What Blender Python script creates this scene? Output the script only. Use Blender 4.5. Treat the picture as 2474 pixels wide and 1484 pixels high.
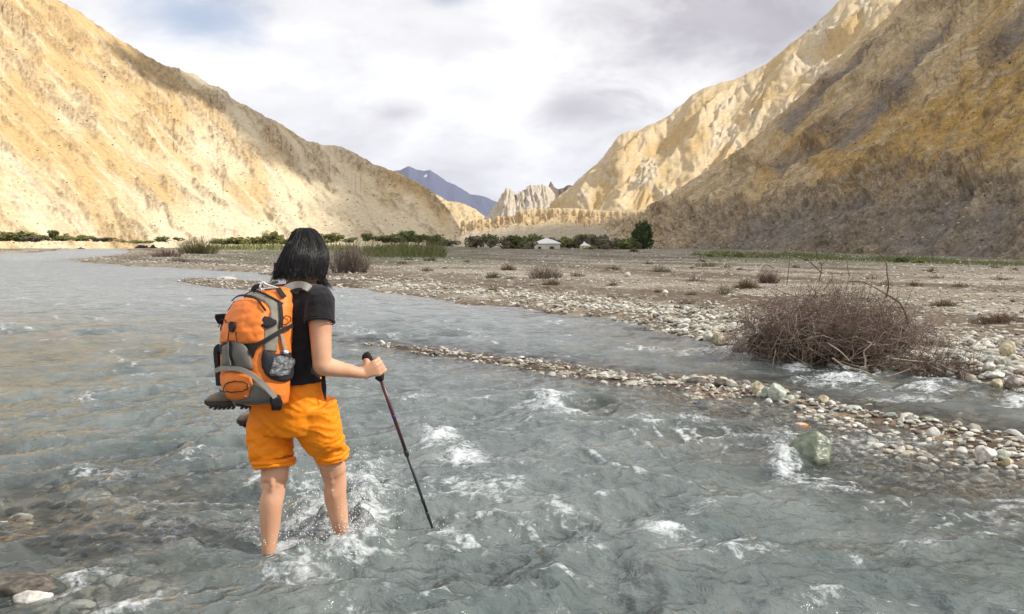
import bpy, bmesh, math, random
import numpy as np
from mathutils import Vector
from mathutils.bvhtree import BVHTree
from mathutils.geometry import delaunay_2d_cdt

sc = bpy.context.scene
for _o in list(bpy.data.objects):
    bpy.data.objects.remove(_o)
rng = np.random.default_rng(7)
random.seed(7)

# ------------------------------------------------------------------ camera, sky, sun, exposure
CAM_H = 1.38
PITCH = math.radians(4.218)
LENS = 30.0
IW, IH = 2473.0, 1484.0            # measuring frame of the photograph
FPX = LENS / 36.0 * IW
HZ = 590.0                         # row of the horizon in that frame

cam_d = bpy.data.cameras.new("camera")
cam_d.lens = LENS
cam_d.sensor_width = 36.0
cam_d.sensor_fit = 'HORIZONTAL'
cam_d.clip_start = 0.05
cam_d.clip_end = 60000.0
cam = bpy.data.objects.new("camera", cam_d)
sc.collection.objects.link(cam)
cam.location = (0.0, 0.0, CAM_H)
cam.rotation_euler = (math.pi / 2 - PITCH, 0.0, 0.0)
sc.camera = cam

SUN_EL = math.radians(40.0)
SUN_AZ = math.radians(97.0)        # clockwise from the view direction: light comes from the right
TO_SUN = np.array([math.sin(SUN_AZ) * math.cos(SUN_EL), math.cos(SUN_AZ) * math.cos(SUN_EL), math.sin(SUN_EL)])

world = bpy.data.worlds.new("World")
sc.world = world
world.use_nodes = True

def build_world():
    nt = world.node_tree
    nt.nodes.clear()
    N = nt.nodes.new
    L = nt.links.new
    out = N('ShaderNodeOutputWorld')
    bg = N('ShaderNodeBackground')
    bg.inputs['Strength'].default_value = 1.0
    L(bg.outputs[0], out.inputs[0])
    sky = N('ShaderNodeTexSky')
    sky.sky_type = 'NISHITA'
    sky.sun_disc = False
    sky.sun_elevation = SUN_EL
    sky.sun_rotation = SUN_AZ
    sky.altitude = 3500
    sky.air_density = 1.0
    sky.dust_density = 1.5
    sks = N('ShaderNodeVectorMath'); sks.operation = 'SCALE'
    sks.inputs['Scale'].default_value = 0.15
    L(sky.outputs[0], sks.inputs[0])
    tc = N('ShaderNodeTexCoord')
    sep = N('ShaderNodeSeparateXYZ')
    L(tc.outputs['Generated'], sep.inputs[0])
    zc = N('ShaderNodeMath'); zc.operation = 'MAXIMUM'; zc.inputs[1].default_value = 0.0
    L(sep.outputs['Z'], zc.inputs[0])
    za = N('ShaderNodeMath'); za.operation = 'ADD'; za.inputs[1].default_value = 0.34
    L(zc.outputs[0], za.inputs[0])
    dx = N('ShaderNodeMath'); dx.operation = 'DIVIDE'
    dy = N('ShaderNodeMath'); dy.operation = 'DIVIDE'
    L(sep.outputs['X'], dx.inputs[0]); L(za.outputs[0], dx.inputs[1])
    L(sep.outputs['Y'], dy.inputs[0]); L(za.outputs[0], dy.inputs[1])
    cmb = N('ShaderNodeCombineXYZ')
    L(dx.outputs[0], cmb.inputs[0]); L(dy.outputs[0], cmb.inputs[1])

    def noise(scale, det, rough, off, dist=0.0):
        m = N('ShaderNodeMapping')
        m.inputs['Location'].default_value = off
        L(cmb.outputs[0], m.inputs[0])
        n = N('ShaderNodeTexNoise')
        n.inputs['Scale'].default_value = scale
        n.inputs['Detail'].default_value = det
        n.inputs['Roughness'].default_value = rough
        n.inputs['Distortion'].default_value = dist
        L(m.outputs[0], n.inputs['Vector'])
        return n.outputs['Fac']

    def ramp(src, pts):
        r = N('ShaderNodeValToRGB')
        r.color_ramp.interpolation = 'EASE'
        e = r.color_ramp.elements
        while len(e) < len(pts):
            e.new(0.5)
        for k, (p, c) in enumerate(pts):
            e[k].position = p
            e[k].color = (c[0], c[1], c[2], 1)
        L(src, r.inputs[0])
        return r.outputs[0]

    def spot(x, y, rx, src_n, amp):
        # a soft cloud mass or gap centred on a direction, its edge broken up by the noise
        cx = (x - 2473 / 2) / (30 / 36 * 2473); cy = (1484 / 2 - y) / (30 / 36 * 2473); p = PITCH
        d = Vector((cx, math.cos(p) + cy * math.sin(p), cy * math.cos(p) - math.sin(p))).normalized()
        df = N('ShaderNodeVectorMath'); df.operation = 'SUBTRACT'; df.inputs[1].default_value = d; L(tc.outputs['Generated'], df.inputs[0])
        sc_ = N('ShaderNodeVectorMath'); sc_.operation = 'MULTIPLY'; sc_.inputs[1].default_value = (1, 1, 2.2); L(df.outputs[0], sc_.inputs[0])
        ln = N('ShaderNodeVectorMath'); ln.operation = 'LENGTH'; L(sc_.outputs[0], ln.inputs[0])
        ad = N('ShaderNodeMath'); ad.operation = 'MULTIPLY_ADD'; ad.inputs[1].default_value = rx * 1.6; L(src_n, ad.inputs[0])
        sb = N('ShaderNodeMath'); sb.operation = 'SUBTRACT'; sb.inputs[1].default_value = rx * 0.8; L(ln.outputs['Value'], sb.inputs[0]); L(sb.outputs[0], ad.inputs[2])
        r = N('ShaderNodeMapRange'); r.interpolation_type = 'SMOOTHSTEP'; r.inputs[1].default_value = 0.0; r.inputs[2].default_value = rx; r.inputs[3].default_value = amp; r.inputs[4].default_value = 0.0
        L(ad.outputs[0], r.inputs[0]); return r.outputs[0]
    def addv(a, b):
        m = N('ShaderNodeMath'); m.operation = 'ADD'; L(a, m.inputs[0]); L(b, m.inputs[1]); return m.outputs[0]
    nb = noise(3.6, 6, 0.6, (8.2, 3.1, 0), 0.4)
    hole = addv(spot(470, 40, 0.10, nb, 0.8), spot(1080, -10, 0.04, nb, 0.6))
    gloom = addv(addv(spot(1800, 70, 0.22, nb, 1.1), spot(1400, 255, 0.09, nb, 0.9)), addv(spot(960, 275, 0.055, nb, 0.7), spot(1480, 20, 0.10, nb, 0.5)))
    cover = ramp(noise(1.1, 6, 0.52, SKY_OFF1, 0.3), [(0.27, (0, 0, 0)), (0.40, (1, 1, 1))])
    tone = ramp(noise(1.7, 7, 0.55, SKY_OFF2, 0.35),
                [(0.28, (0.74, 0.725, 0.755)), (0.38, (0.85, 0.84, 0.865)), (0.46, (0.94, 0.935, 0.95)), (0.56, (1.06, 1.06, 1.06))])
    fine = ramp(noise(4.6, 6, 0.6, (3.1, 1.7, 0), 0.4), [(0.25, (0.91, 0.905, 0.925)), (0.65, (1.03, 1.03, 1.03))])
    mul = N('ShaderNodeMix'); mul.data_type = 'RGBA'; mul.blend_type = 'MULTIPLY'
    mul.inputs['Factor'].default_value = 1.0
    L(tone, mul.inputs['A']); L(fine, mul.inputs['B'])
    mx = N('ShaderNodeMix'); mx.data_type = 'RGBA'
    hs = N('ShaderNodeMath'); hs.operation = 'MULTIPLY_ADD'; hs.use_clamp = True; hs.inputs[1].default_value = -0.8; L(hole, hs.inputs[0]); L(cover, hs.inputs[2])
    L(hs.outputs[0], mx.inputs['Factor'])
    L(sks.outputs[0], mx.inputs['A'])
    gm = N('ShaderNodeMix'); gm.data_type = 'RGBA'; gm.blend_type = 'MULTIPLY'
    gcl = N('ShaderNodeMath'); gcl.operation = 'MINIMUM'; gcl.inputs[1].default_value = 1.0; L(gloom, gcl.inputs[0])
    L(gcl.outputs[0], gm.inputs['Factor']); L(mul.outputs['Result'], gm.inputs['A']); gm.inputs['B'].default_value = (0.57, 0.545, 0.585, 1)
    L(gm.outputs['Result'], mx.inputs['B'])
    L(mx.outputs['Result'], bg.inputs['Color'])

SKY_OFF1 = (0.35, 4.2, 0.0)
SKY_OFF2 = (5.4, 1.3, 0.0)
build_world()

sun_d = bpy.data.lights.new("sun", 'SUN')
sun_d.energy = 4.7
sun_d.angle = math.radians(1.1)
sun_d.color = (1.0, 0.945, 0.85)
sun = bpy.data.objects.new("sun", sun_d)
sc.collection.objects.link(sun)
sun.rotation_euler = Vector(TO_SUN).to_track_quat('Z', 'Y').to_euler()

sc.view_settings.view_transform = 'Standard'
sc.view_settings.look = 'None'
sc.view_settings.gamma = 1.0
sc.view_settings.exposure = 0.0
sc.view_settings.use_curve_mapping = False
sc.cycles.use_denoising = True
sc.cycles.use_adaptive_sampling = True
sc.cycles.adaptive_threshold = 0.02
sc.cycles.volume_bounces = 0
sc.cycles.max_bounces = 5
sc.cycles.diffuse_bounces = 3
sc.cycles.glossy_bounces = 3
sc.cycles.transparent_max_bounces = 12
sc.cycles.transmission_bounces = 4
sc.cycles.caustics_reflective = False
sc.cycles.caustics_refractive = False
sc.cycles.sample_clamp_indirect = 4.0

# ------------------------------------------------------------------ helpers
CP, SP = math.cos(PITCH), math.sin(PITCH)

def ray(x, y):
    """direction (X/Y, 1, Z/Y) of a point of the photograph"""
    cx = (np.asarray(x, float) - IW / 2) / FPX
    cy = (IH / 2 - np.asarray(y, float)) / FPX
    den = CP + cy * SP
    return cx / den, (cy * CP - SP) / den

def P(x, y, d):
    a, b = ray(x, y)
    return np.array([a * d, d + 0 * a, CAM_H + b * d]).T if np.ndim(a) else np.array([float(a) * d, d, CAM_H + float(b) * d])

def G(x, y, z=0.0):
    a, b = ray(x, y)
    d = (z - CAM_H) / b
    return np.array([a * d, d])

_perm = np.random.default_rng(11).permutation(4096)
_gang = np.random.default_rng(12).uniform(0, 2 * np.pi, 4096)
_gx, _gy = np.cos(_gang), np.sin(_gang)

def noise2(x, y, seed=0):
    x = np.asarray(x, float); y = np.asarray(y, float)
    xi = np.floor(x).astype(np.int64); yi = np.floor(y).astype(np.int64)
    xf = x - xi; yf = y - yi
    u = xf * xf * xf * (xf * (xf * 6 - 15) + 10)
    v = yf * yf * yf * (yf * (yf * 6 - 15) + 10)
    def g(ix, iy, fx, fy):
        h = _perm[(ix + _perm[(iy + seed * 57) & 4095]) & 4095]
        return _gx[h] * fx + _gy[h] * fy
    n00 = g(xi, yi, xf, yf); n10 = g(xi + 1, yi, xf - 1, yf)
    n01 = g(xi, yi + 1, xf, yf - 1); n11 = g(xi + 1, yi + 1, xf - 1, yf - 1)
    return 1.5 * ((n00 * (1 - u) + n10 * u) * (1 - v) + (n01 * (1 - u) + n11 * u) * v)

def fbm(x, y, octv=4, gain=0.5, lac=2.03, seed=0):
    s = 0; a = 1.0; t = 0
    for k in range(octv):
        s = s + a * noise2(x, y, seed + k * 3)
        t += a; a *= gain; x = x * lac + 17.3; y = y * lac - 9.1
    return s / t

def ridged(x, y, octv=4, gain=0.5, seed=0):
    s = 0; a = 1.0; t = 0
    for k in range(octv):
        s = s + a * (1 - np.abs(noise2(x, y, seed + k * 3)) * 1.6)
        t += a; a *= gain; x = x * 2.03 + 7.7; y = y * 2.03 + 3.3
    return s / t

def sstep(a, b, x):
    t = np.clip((x - a) / (b - a), 0, 1)
    return t * t * (3 - 2 * t)

def fbm3(p, scale, octv=3, seed=0):
    """cheap 3-D noise: three crossed planes"""
    q = np.asarray(p) * scale
    return (fbm(q[:, 0] + 0.37 * q[:, 2], q[:, 1] - 0.21 * q[:, 2], octv, seed=seed)
            + fbm(q[:, 1] + 0.29 * q[:, 0] + 5, q[:, 2] + 9, octv, seed=seed + 5)
            + fbm(q[:, 2] - 0.33 * q[:, 1] + 2, q[:, 0] - 4, octv, seed=seed + 9)) / 2.0

def mesh_data(name, verts, quads=None, tris=None, smooth=True, attrs=None, cols=None, uv=None):
    verts = np.asarray(verts, np.float32)
    me = bpy.data.meshes.new(name)
    q = np.zeros((0, 4), np.int32) if quads is None or len(quads) == 0 else np.asarray(quads, np.int32)
    t = np.zeros((0, 3), np.int32) if tris is None or len(tris) == 0 else np.asarray(tris, np.int32)
    me.vertices.add(len(verts))
    me.vertices.foreach_set('co', verts.ravel())
    nl = q.size + t.size
    me.loops.add(nl)
    me.loops.foreach_set('vertex_index', np.concatenate([q.ravel(), t.ravel()]).astype(np.int32))
    me.polygons.add(len(q) + len(t))
    st = np.concatenate([np.arange(len(q)) * 4, q.size + np.arange(len(t)) * 3]).astype(np.int32)
    me.polygons.foreach_set('loop_start', st)
    me.polygons.foreach_set('use_smooth', np.full(len(q) + len(t), smooth, bool))
    me.update(calc_edges=True)
    me.validate()
    for k, a in (attrs or {}).items():
        at = me.attributes.new(k, 'FLOAT', 'POINT')
        at.data.foreach_set('value', np.asarray(a, np.float32).ravel())
    if cols is not None:
        c = np.ones((len(verts), 4), np.float32)
        c[:, :3] = np.clip(cols, 0, 1)
        at = me.attributes.new('Col', 'FLOAT_COLOR', 'POINT')
        at.data.foreach_set('color', c.ravel())
    return me

def link(name, me, mat=None, parent=None):
    o = bpy.data.objects.new(name, me)
    sc.collection.objects.link(o)
    if mat is not None and me is not None and len(me.materials) == 0:
        me.materials.append(mat)
    if parent is not None:
        o.parent = parent
    return o

def obj(name, verts, quads=None, tris=None, mat=None, parent=None, **kw):
    return link(name, mesh_data(name, verts, quads, tris, **kw), mat, parent)

def empty(name, loc=(0, 0, 0)):
    o = bpy.data.objects.new(name, None)
    o.empty_display_size = 0.1
    sc.collection.objects.link(o)
    o.location = loc
    return o

def tag(o, label=None, cat=None, group=None, kind=None):
    if label: o['label'] = label
    if cat: o['category'] = cat
    if group: o['group'] = group
    if kind: o['kind'] = kind
    return o

def grid_quads(nu, nv, wrap=False):
    """vertex index = j*nu+i, i along u"""
    i = np.arange(nu if wrap else nu - 1); j = np.arange(nv - 1)
    I, J = np.meshgrid(i, j)
    I = I.ravel(); J = J.ravel(); I2 = (I + 1) % nu
    return np.stack([J * nu + I, J * nu + I2, (J + 1) * nu + I2, (J + 1) * nu + I], 1)

class MB:
    """collects shapes into one mesh"""
    def __init__(self):
        self.v = []; self.q = []; self.t = []; self.c = []; self.n = 0
    def add(self, v, q=None, t=None, c=None):
        v = np.asarray(v, float)
        if q is not None and len(q): self.q.append(np.asarray(q) + self.n)
        if t is not None and len(t): self.t.append(np.asarray(t) + self.n)
        self.v.append(v); self.n += len(v)
        if c is not None: self.c.append(np.broadcast_to(np.asarray(c, float), (len(v), 3)))
        return self
    def arrays(self):
        return (np.concatenate(self.v), np.concatenate(self.q) if self.q else None, np.concatenate(self.t) if self.t else None)
    def build(self, name, mat, parent=None, smooth=True, **kw):
        v, q, t = self.arrays()
        if self.c: kw['cols'] = np.concatenate(self.c)
        return obj(name, v, q, t, mat, parent, smooth=smooth, **kw)
    def tube(self, pts, rad, sides=8, cap=True, c=None, flat=1.0, up=None):
        v, q, t = tube(pts, rad, sides, cap, flat, up)
        return self.add(v, q, t, c)
    def box(self, ctr, half, ax=None, c=None):
        s = np.array([[-1, -1, -1], [1, -1, -1], [1, 1, -1], [-1, 1, -1], [-1, -1, 1], [1, -1, 1], [1, 1, 1], [-1, 1, 1]], float) * np.asarray(half)
        if ax is not None: s = s @ np.asarray(ax)
        return self.add(s + np.asarray(ctr), [[0, 3, 2, 1], [4, 5, 6, 7], [0, 1, 5, 4], [1, 2, 6, 5], [2, 3, 7, 6], [3, 0, 4, 7]], None, c)

def unit(v):
    v = np.asarray(v, float)
    return v / (np.linalg.norm(v, axis=-1, keepdims=True) + 1e-12)

def frames(pts, up=None):
    pts = np.asarray(pts, float)
    t = unit(np.gradient(pts, axis=0))
    ref = np.array([0, 0, 1.0]) if up is None else np.asarray(up, float)
    if up is None and abs(t[0] @ ref) > 0.9: ref = np.array([1.0, 0, 0])
    a = unit(np.cross(t[0], ref)); A = [a]
    for k in range(1, len(pts)):
        a = a - t[k] * (a @ t[k]); a = unit(a); A.append(a)
    A = np.array(A)
    return t, A, np.cross(t, A)

def tube(pts, rad, sides=8, cap=True, flat=1.0, up=None):
    pts = np.asarray(pts, float); n = len(pts)
    rad = np.broadcast_to(np.asarray(rad, float), (n,))
    t, A, B = frames(pts, up)
    th = np.arange(sides) * 2 * np.pi / sides
    ring = (np.cos(th)[None, :, None] * A[:, None, :] + flat * np.sin(th)[None, :, None] * B[:, None, :]) * rad[:, None, None]
    v = (pts[:, None, :] + ring).reshape(-1, 3)
    q = grid_quads(sides, n, True)
    tr = None
    if cap:
        v = np.concatenate([v, pts[:1], pts[-1:]])
        c0 = n * sides; i = np.arange(sides)
        tr = np.concatenate([np.stack([np.full(sides, c0), (i + 1) % sides, i], 1),
                             np.stack([np.full(sides, c0 + 1), (n - 1) * sides + i, (n - 1) * sides + (i + 1) % sides], 1)])
    return v, q, tr

def spline(pts, n):
    """Catmull-Rom resample of a polyline (any dimension)"""
    p = np.asarray(pts, float)
    if len(p) == 2:
        return p[0] + (p[1] - p[0]) * np.linspace(0, 1, n)[:, None]
    q = np.concatenate([2 * p[:1] - p[1:2], p, 2 * p[-1:] - p[-2:-1]])
    s = np.linspace(0, len(p) - 1 - 1e-9, n); k = s.astype(int); f = (s - k)[:, None]
    a, b, c, d = q[k], q[k + 1], q[k + 2], q[k + 3]
    return 0.5 * (2 * b + (c - a) * f + (2 * a - 5 * b + 4 * c - d) * f ** 2 + (3 * b - a - 3 * c + d) * f ** 3)

def loft(rings):
    rings = np.asarray(rings, float); n, s, _ = rings.shape
    v = np.concatenate([rings.reshape(-1, 3), rings[0].mean(0)[None], rings[-1].mean(0)[None]])
    i = np.arange(s); c0 = n * s
    t = np.concatenate([np.stack([np.full(s, c0), (i + 1) % s, i], 1), np.stack([np.full(s, c0 + 1), (n - 1) * s + i, (n - 1) * s + (i + 1) % s], 1)])
    return v, grid_quads(s, n, True), t

def remesh(mb, voxel, smooth_it=4, smooth_f=0.5):
    """union of the closed shapes in mb as one continuous surface"""
    v, q, t = mb.arrays()
    me = mesh_data('tmp', v, q, t)
    o = bpy.data.objects.new('tmp', me); sc.collection.objects.link(o)
    m = o.modifiers.new('r', 'REMESH'); m.mode = 'VOXEL'; m.voxel_size = voxel; m.adaptivity = 0
    s = o.modifiers.new('s', 'SMOOTH'); s.factor = smooth_f; s.iterations = smooth_it
    dg = bpy.context.evaluated_depsgraph_get()
    ev = o.evaluated_get(dg)
    m2 = bpy.data.meshes.new_from_object(ev)
    nv = len(m2.vertices); co = np.empty(nv * 3, np.float32); m2.vertices.foreach_get('co', co)
    no = np.empty(nv * 3, np.float32); m2.vertex_normals.foreach_get('vector', no)
    pl = np.empty(len(m2.polygons) * 4, np.int32)
    m2.loops.foreach_get('vertex_index', pl)
    bpy.data.objects.remove(o); bpy.data.meshes.remove(me); bpy.data.meshes.remove(m2)
    return co.reshape(-1, 3).astype(float), no.reshape(-1, 3).astype(float), pl.reshape(-1, 4)

# ------------------------------------------------------------------ materials
def new_mat(name):
    m = bpy.data.materials.new(name)
    m.use_nodes = True
    nt = m.node_tree
    b = nt.nodes['Principled BSDF']
    return m, nt, b

def mat_noise(name, c1, c2, scale=8.0, rough=0.8, bump=0.2, bscale=None, detail=5.0, spec=0.3, sheen=0.0, bdist=0.01, metal=0.0, c3=None):
    m, nt, b = new_mat(name)
    N = nt.nodes.new; L = nt.links.new
    tc = N('ShaderNodeTexCoord')
    n = N('ShaderNodeTexNoise'); n.inputs['Scale'].default_value = scale; n.inputs['Detail'].default_value = detail
    L(tc.outputs['Object'], n.inputs['Vector'])
    r = N('ShaderNodeValToRGB')
    r.color_ramp.elements[0].position = 0.3; r.color_ramp.elements[1].position = 0.7
    r.color_ramp.elements[0].color = (*c1, 1); r.color_ramp.elements[1].color = (*c2, 1)
    if c3 is not None:
        e = r.color_ramp.elements.new(0.78); e.color = (*c3, 1)
    L(n.outputs['Fac'], r.inputs[0]); L(r.outputs[0], b.inputs['Base Color'])
    b.inputs['Roughness'].default_value = rough
    b.inputs['Metallic'].default_value = metal
    b.inputs['Specular IOR Level'].default_value = spec
    b.inputs['Sheen Weight'].default_value = sheen
    if bump:
        n2 = N('ShaderNodeTexNoise'); n2.inputs['Scale'].default_value = bscale or scale * 4; n2.inputs['Detail'].default_value = 4
        L(tc.outputs['Object'], n2.inputs['Vector'])
        bp = N('ShaderNodeBump'); bp.inputs['Strength'].default_value = bump; bp.inputs['Distance'].default_value = bdist
        L(n2.outputs['Fac'], bp.inputs['Height']); L(bp.outputs[0], b.inputs['Normal'])
    return m

def mat_col(name, scale=1.0, lo=0.75, hi=1.2, rough=0.9, bump=0.5, bscale=2.0, bdist=0.05, spec=0.2, detail=6.0, scale2=None, translucent=0.0, rough_noise=0.6):
    """colour from the vertex colour 'Col', broken up by fine noise"""
    m, nt, b = new_mat(name)
    N = nt.nodes.new; L = nt.links.new
    tc = N('ShaderNodeTexCoord')
    a = N('ShaderNodeAttribute'); a.attribute_name = 'Col'
    n = N('ShaderNodeTexNoise'); n.inputs['Scale'].default_value = scale; n.inputs['Detail'].default_value = detail
    n.inputs['Roughness'].default_value = rough_noise
    L(tc.outputs['Object'], n.inputs['Vector'])
    mr = N('ShaderNodeMapRange'); mr.inputs[1].default_value = 0.25; mr.inputs[2].default_value = 0.75
    mr.inputs[3].default_value = lo; mr.inputs[4].default_value = hi
    src = n.outputs['Fac']
    if scale2:
        n3 = N('ShaderNodeTexNoise'); n3.inputs['Scale'].default_value = scale2; n3.inputs['Detail'].default_value = 3; n3.inputs['Roughness'].default_value = 0.7
        L(tc.outputs['Object'], n3.inputs['Vector'])
        av = N('ShaderNodeMath'); av.operation = 'MULTIPLY_ADD'; av.inputs[1].default_value = 0.9; L(n3.outputs['Fac'], av.inputs[0])
        sb = N('ShaderNodeMath'); sb.operation = 'SUBTRACT'; sb.inputs[1].default_value = 0.45; L(src, sb.inputs[0]); L(sb.outputs[0], av.inputs[2])
        src = av.outputs[0]
    L(src, mr.inputs[0])
    vm = N('ShaderNodeVectorMath'); vm.operation = 'SCALE'
    L(a.outputs['Color'], vm.inputs[0]); L(mr.outputs[0], vm.inputs['Scale'])
    L(vm.outputs[0], b.inputs['Base Color'])
    b.inputs['Roughness'].default_value = rough
    b.inputs['Specular IOR Level'].default_value = spec
    if bump:
        n2 = N('ShaderNodeTexNoise'); n2.inputs['Scale'].default_value = bscale; n2.inputs['Detail'].default_value = 6
        n2.inputs['Roughness'].default_value = 0.65
        L(tc.outputs['Object'], n2.inputs['Vector'])
        bp = N('ShaderNodeBump'); bp.inputs['Strength'].default_value = bump; bp.inputs['Distance'].default_value = bdist
        L(n2.outputs['Fac'], bp.inputs['Height']); L(bp.outputs[0], b.inputs['Normal'])
    if translucent:
        tr = N('ShaderNodeBsdfTranslucent'); L(vm.outputs[0], tr.inputs['Color'])
        mx = N('ShaderNodeMixShader'); mx.inputs[0].default_value = translucent
        L(b.outputs[0], mx.inputs[1]); L(tr.outputs[0], mx.inputs[2])
        L(mx.outputs[0], nt.nodes['Material Output'].inputs['Surface'])
    return m
# ------------------------------------------------------------------ mountains
def mountain(name, kx, ky, d0, d1, yf, nx, nv, disp, color, mat, dpow=1.0, crest_fade=0.3, x0=None, x1=None, rag=2.0, ragf=0.02, back=0.35, steep=1.0, dense=None):
    x0 = kx[0] if x0 is None else x0; x1 = kx[-1] if x1 is None else x1
    if dense:
        a, b = dense
        xs = np.concatenate([np.linspace(x0, a, max(8, nx // 12), endpoint=False), np.linspace(a, b, nx), np.linspace(b, x1, max(8, nx // 12) + 1)[1:]])
    else:
        xs = np.linspace(x0, x1, nx)
    n = len(xs)
    yc = np.interp(xs, kx, ky) + rag * fbm(xs * ragf, xs * 0 + 3.3, 5, 0.6)
    df = np.interp(xs, *d0); dc = np.interp(xs, *d1); yfo = np.interp(xs, *yf)
    v = np.linspace(0, 1, nv)
    V_, X_ = np.meshgrid(v, xs, indexing='ij')
    Y_ = yfo + (yc - yfo) * V_ ** steep
    D_ = df * (dc / df) ** (V_ ** dpow)
    a, b = ray(X_, Y_)
    pos = np.stack([a * D_, D_, CAM_H + b * D_], -1)
    du = np.gradient(pos, axis=1); dv = np.gradient(pos, axis=0)
    nor = unit(np.cross(du, dv))
    dp = disp(X_, Y_, V_)
    fade = np.minimum(1, (1 - V_) * 6 + crest_fade)
    pos = pos + nor * (dp * fade * D_ / FPX)[..., None]
    # the far side of the crest
    rows = [pos]
    for k, f in enumerate((0.04, 0.12, back)):
        p = pos[-1].copy(); p[:, 1] *= 1 + f; p[:, 0] *= 1 + f; p[:, 2] = p[:, 2] * (1 - 1.4 * f) - 1
        rows.append(p[None])
    allp = np.concatenate(rows)
    cols = color(X_, Y_, V_, dp)
    cols = np.concatenate([cols, np.repeat(cols[-1:], 3, 0)])
    o = obj(name, allp.reshape(-1, 3), grid_quads(n, nv + 3), None, mat, cols=cols.reshape(-1, 3))
    tag(o, kind='structure')
    return o, xs, pos

def mixc(a, b, t):
    return np.asarray(a) * (1 - t[..., None]) + np.asarray(b) * t[..., None]

M_rock = mat_col('mountain_rock', scale=0.30, scale2=1.1, lo=0.78, hi=1.20, rough=0.95, bump=0.5, bscale=0.6, bdist=0.6, spec=0.1, detail=6)
M_rock_near = mat_col('near_slope_rock', scale=0.45, scale2=2.0, lo=0.58, hi=1.36, rough=0.95, bump=0.8, bscale=1.1, bdist=0.6, spec=0.1, detail=6)
M_rock_far = mat_col('far_rock', scale=0.03, lo=0.85, hi=1.15, rough=0.95, bump=0.4, bscale=0.05, bdist=6, spec=0.05, detail=8)

# --- left slope: pale sand and scree with brown outcrops, fall line towards lower right
def outL(x, y, v):
    s = x - 0.9 * y; r = x + 1.0 * y
    return sstep(0.0, 0.24, fbm(s / 55 + 0.4 * fbm(x / 60, y / 60, 2, seed=7), r / 200, 5, 0.58, seed=8) + 0.22 * sstep(0.45, 0.95, v) - 0.05)
def dispL(x, y, v):
    s = x - 0.9 * y; r = x + 1.0 * y
    g = ridged(s / 75 + 0.25 * fbm(x / 90, y / 90, 3), r / 420, 4, seed=2)
    out = outL(x, y, v)
    rock = fbm(s / 14, r / 30, 5, 0.62, seed=21)
    big = fbm(s / 300, r / 700, 3, seed=31)
    return 12 * (g - 0.5) + 34 * big + out * (6 + 13 * rock) + 1.6 * fbm(x / 9, y / 9, 3, seed=5)

def colL(x, y, v, dp):
    s = x - 0.9 * y; r = x + 1.0 * y
    pale = np.array([0.60, 0.50, 0.34]); och = np.array([0.50, 0.35, 0.17]); brown = np.array([0.25, 0.175, 0.10]); grey = np.array([0.40, 0.35, 0.285])
    t = sstep(-0.3, 0.35, fbm(s / 130, r / 380, 4, seed=41) + 0.55 * sstep(900, 100, x) - 0.25 - 0.35 * sstep(0.5, 0.0, v))
    c = mixc(pale, och, t)
    st = sstep(0.0, 0.45, fbm(s / 15, r / 260, 4, 0.6, seed=43))
    c = mixc(c, np.array([0.66, 0.57, 0.42]), st * 0.6)
    st2 = sstep(0.08, 0.5, fbm(s / 24 + 9, r / 200, 4, 0.6, seed=45))
    c = mixc(c, brown * 1.25, st2 * 0.45 * sstep(1000, 500, x + 0.6 * y))
    out = outL(x, y, v)
    spk = sstep(-0.2, 0.35, fbm(s / 9, r / 13, 4, 0.65, seed=23))
    c = mixc(c, brown, out * (0.28 + 0.55 * spk))
    sm = sstep(0.12, 0.4, fbm(x / 11, y / 7, 4, 0.6, seed=57)) * sstep(-0.05, 0.3, fbm(s / 120, r / 260, 3, seed=59) + 0.25 * np.exp(-((x - 150) / 260) ** 2 - ((y - 400) / 130) ** 2))
    c = mixc(c, np.array([0.24, 0.18, 0.09]), 0.45 * sm)
    gs = sstep(0.25, 0.5, fbm(s / 40 + 3, r / 600, 3, seed=47)) * sstep(0.7, 0.2, v)
    return mixc(c, grey, 0.45 * gs)

kx = [-900, -400, -100, 0, 60, 135, 190, 270, 330, 400, 430, 470, 500, 545, 560, 600, 640, 700, 745, 800, 830, 870, 900, 930, 970, 1010, 1050, 1090, 1120]
ky = [-420, -250, -110, -60, -35, 3, 30, 85, 118, 158, 163, 180, 206, 222, 242, 262, 287, 315, 338, 350, 357, 378, 396, 408, 424, 446, 476, 520, 575]
mL, xsL, posL = mountain('left_mountain', kx, ky,
    ([-900, 0, 600, 1120], [150, 210, 330, 520]), ([-900, 0, 600, 1120], [420, 640, 800, 620]), ([-900, 0, 1120], [640, 612, 604]),
    590, 250, dispL, colL, M_rock, rag=5, ragf=0.03, dense=(-30, 1120), dpow=1.0)

# lit crests showing behind the left slope
def dispS(x, y, v):
    return 6 * (ridged(x / 26 - y / 50, y / 130, 4, seed=71) - 0.5) + 3 * fbm(x / 9, y / 9, 4, seed=72)
def colS(x, y, v, dp):
    t = sstep(-0.1, 0.4, fbm(x / 14, y / 9, 4, 0.6, seed=77))
    return mixc(np.array([0.50, 0.39, 0.23]), np.array([0.27, 0.19, 0.11]), 0.7 * t)
mountain('mountain_spur', [560, 610, 640, 670, 700, 722, 760], [300, 276, 283, 296, 312, 331, 380],
    ([560, 760], [1000, 1000]), ([560, 760], [1150, 1150]), ([560, 760], [420, 420]), 140, 50, dispS, colS, M_rock, rag=3, ragf=0.06)
mountain('mountain_spur', [960, 1020, 1050, 1080, 1110, 1150, 1168, 1190], [440, 452, 468, 486, 489, 507, 522, 560],
    ([960, 1190], [900, 900]), ([960, 1190], [1300, 1300]), ([960, 1190], [600, 600]), 150, 70, dispS, colS, M_rock, rag=3, ragf=0.05)

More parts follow.
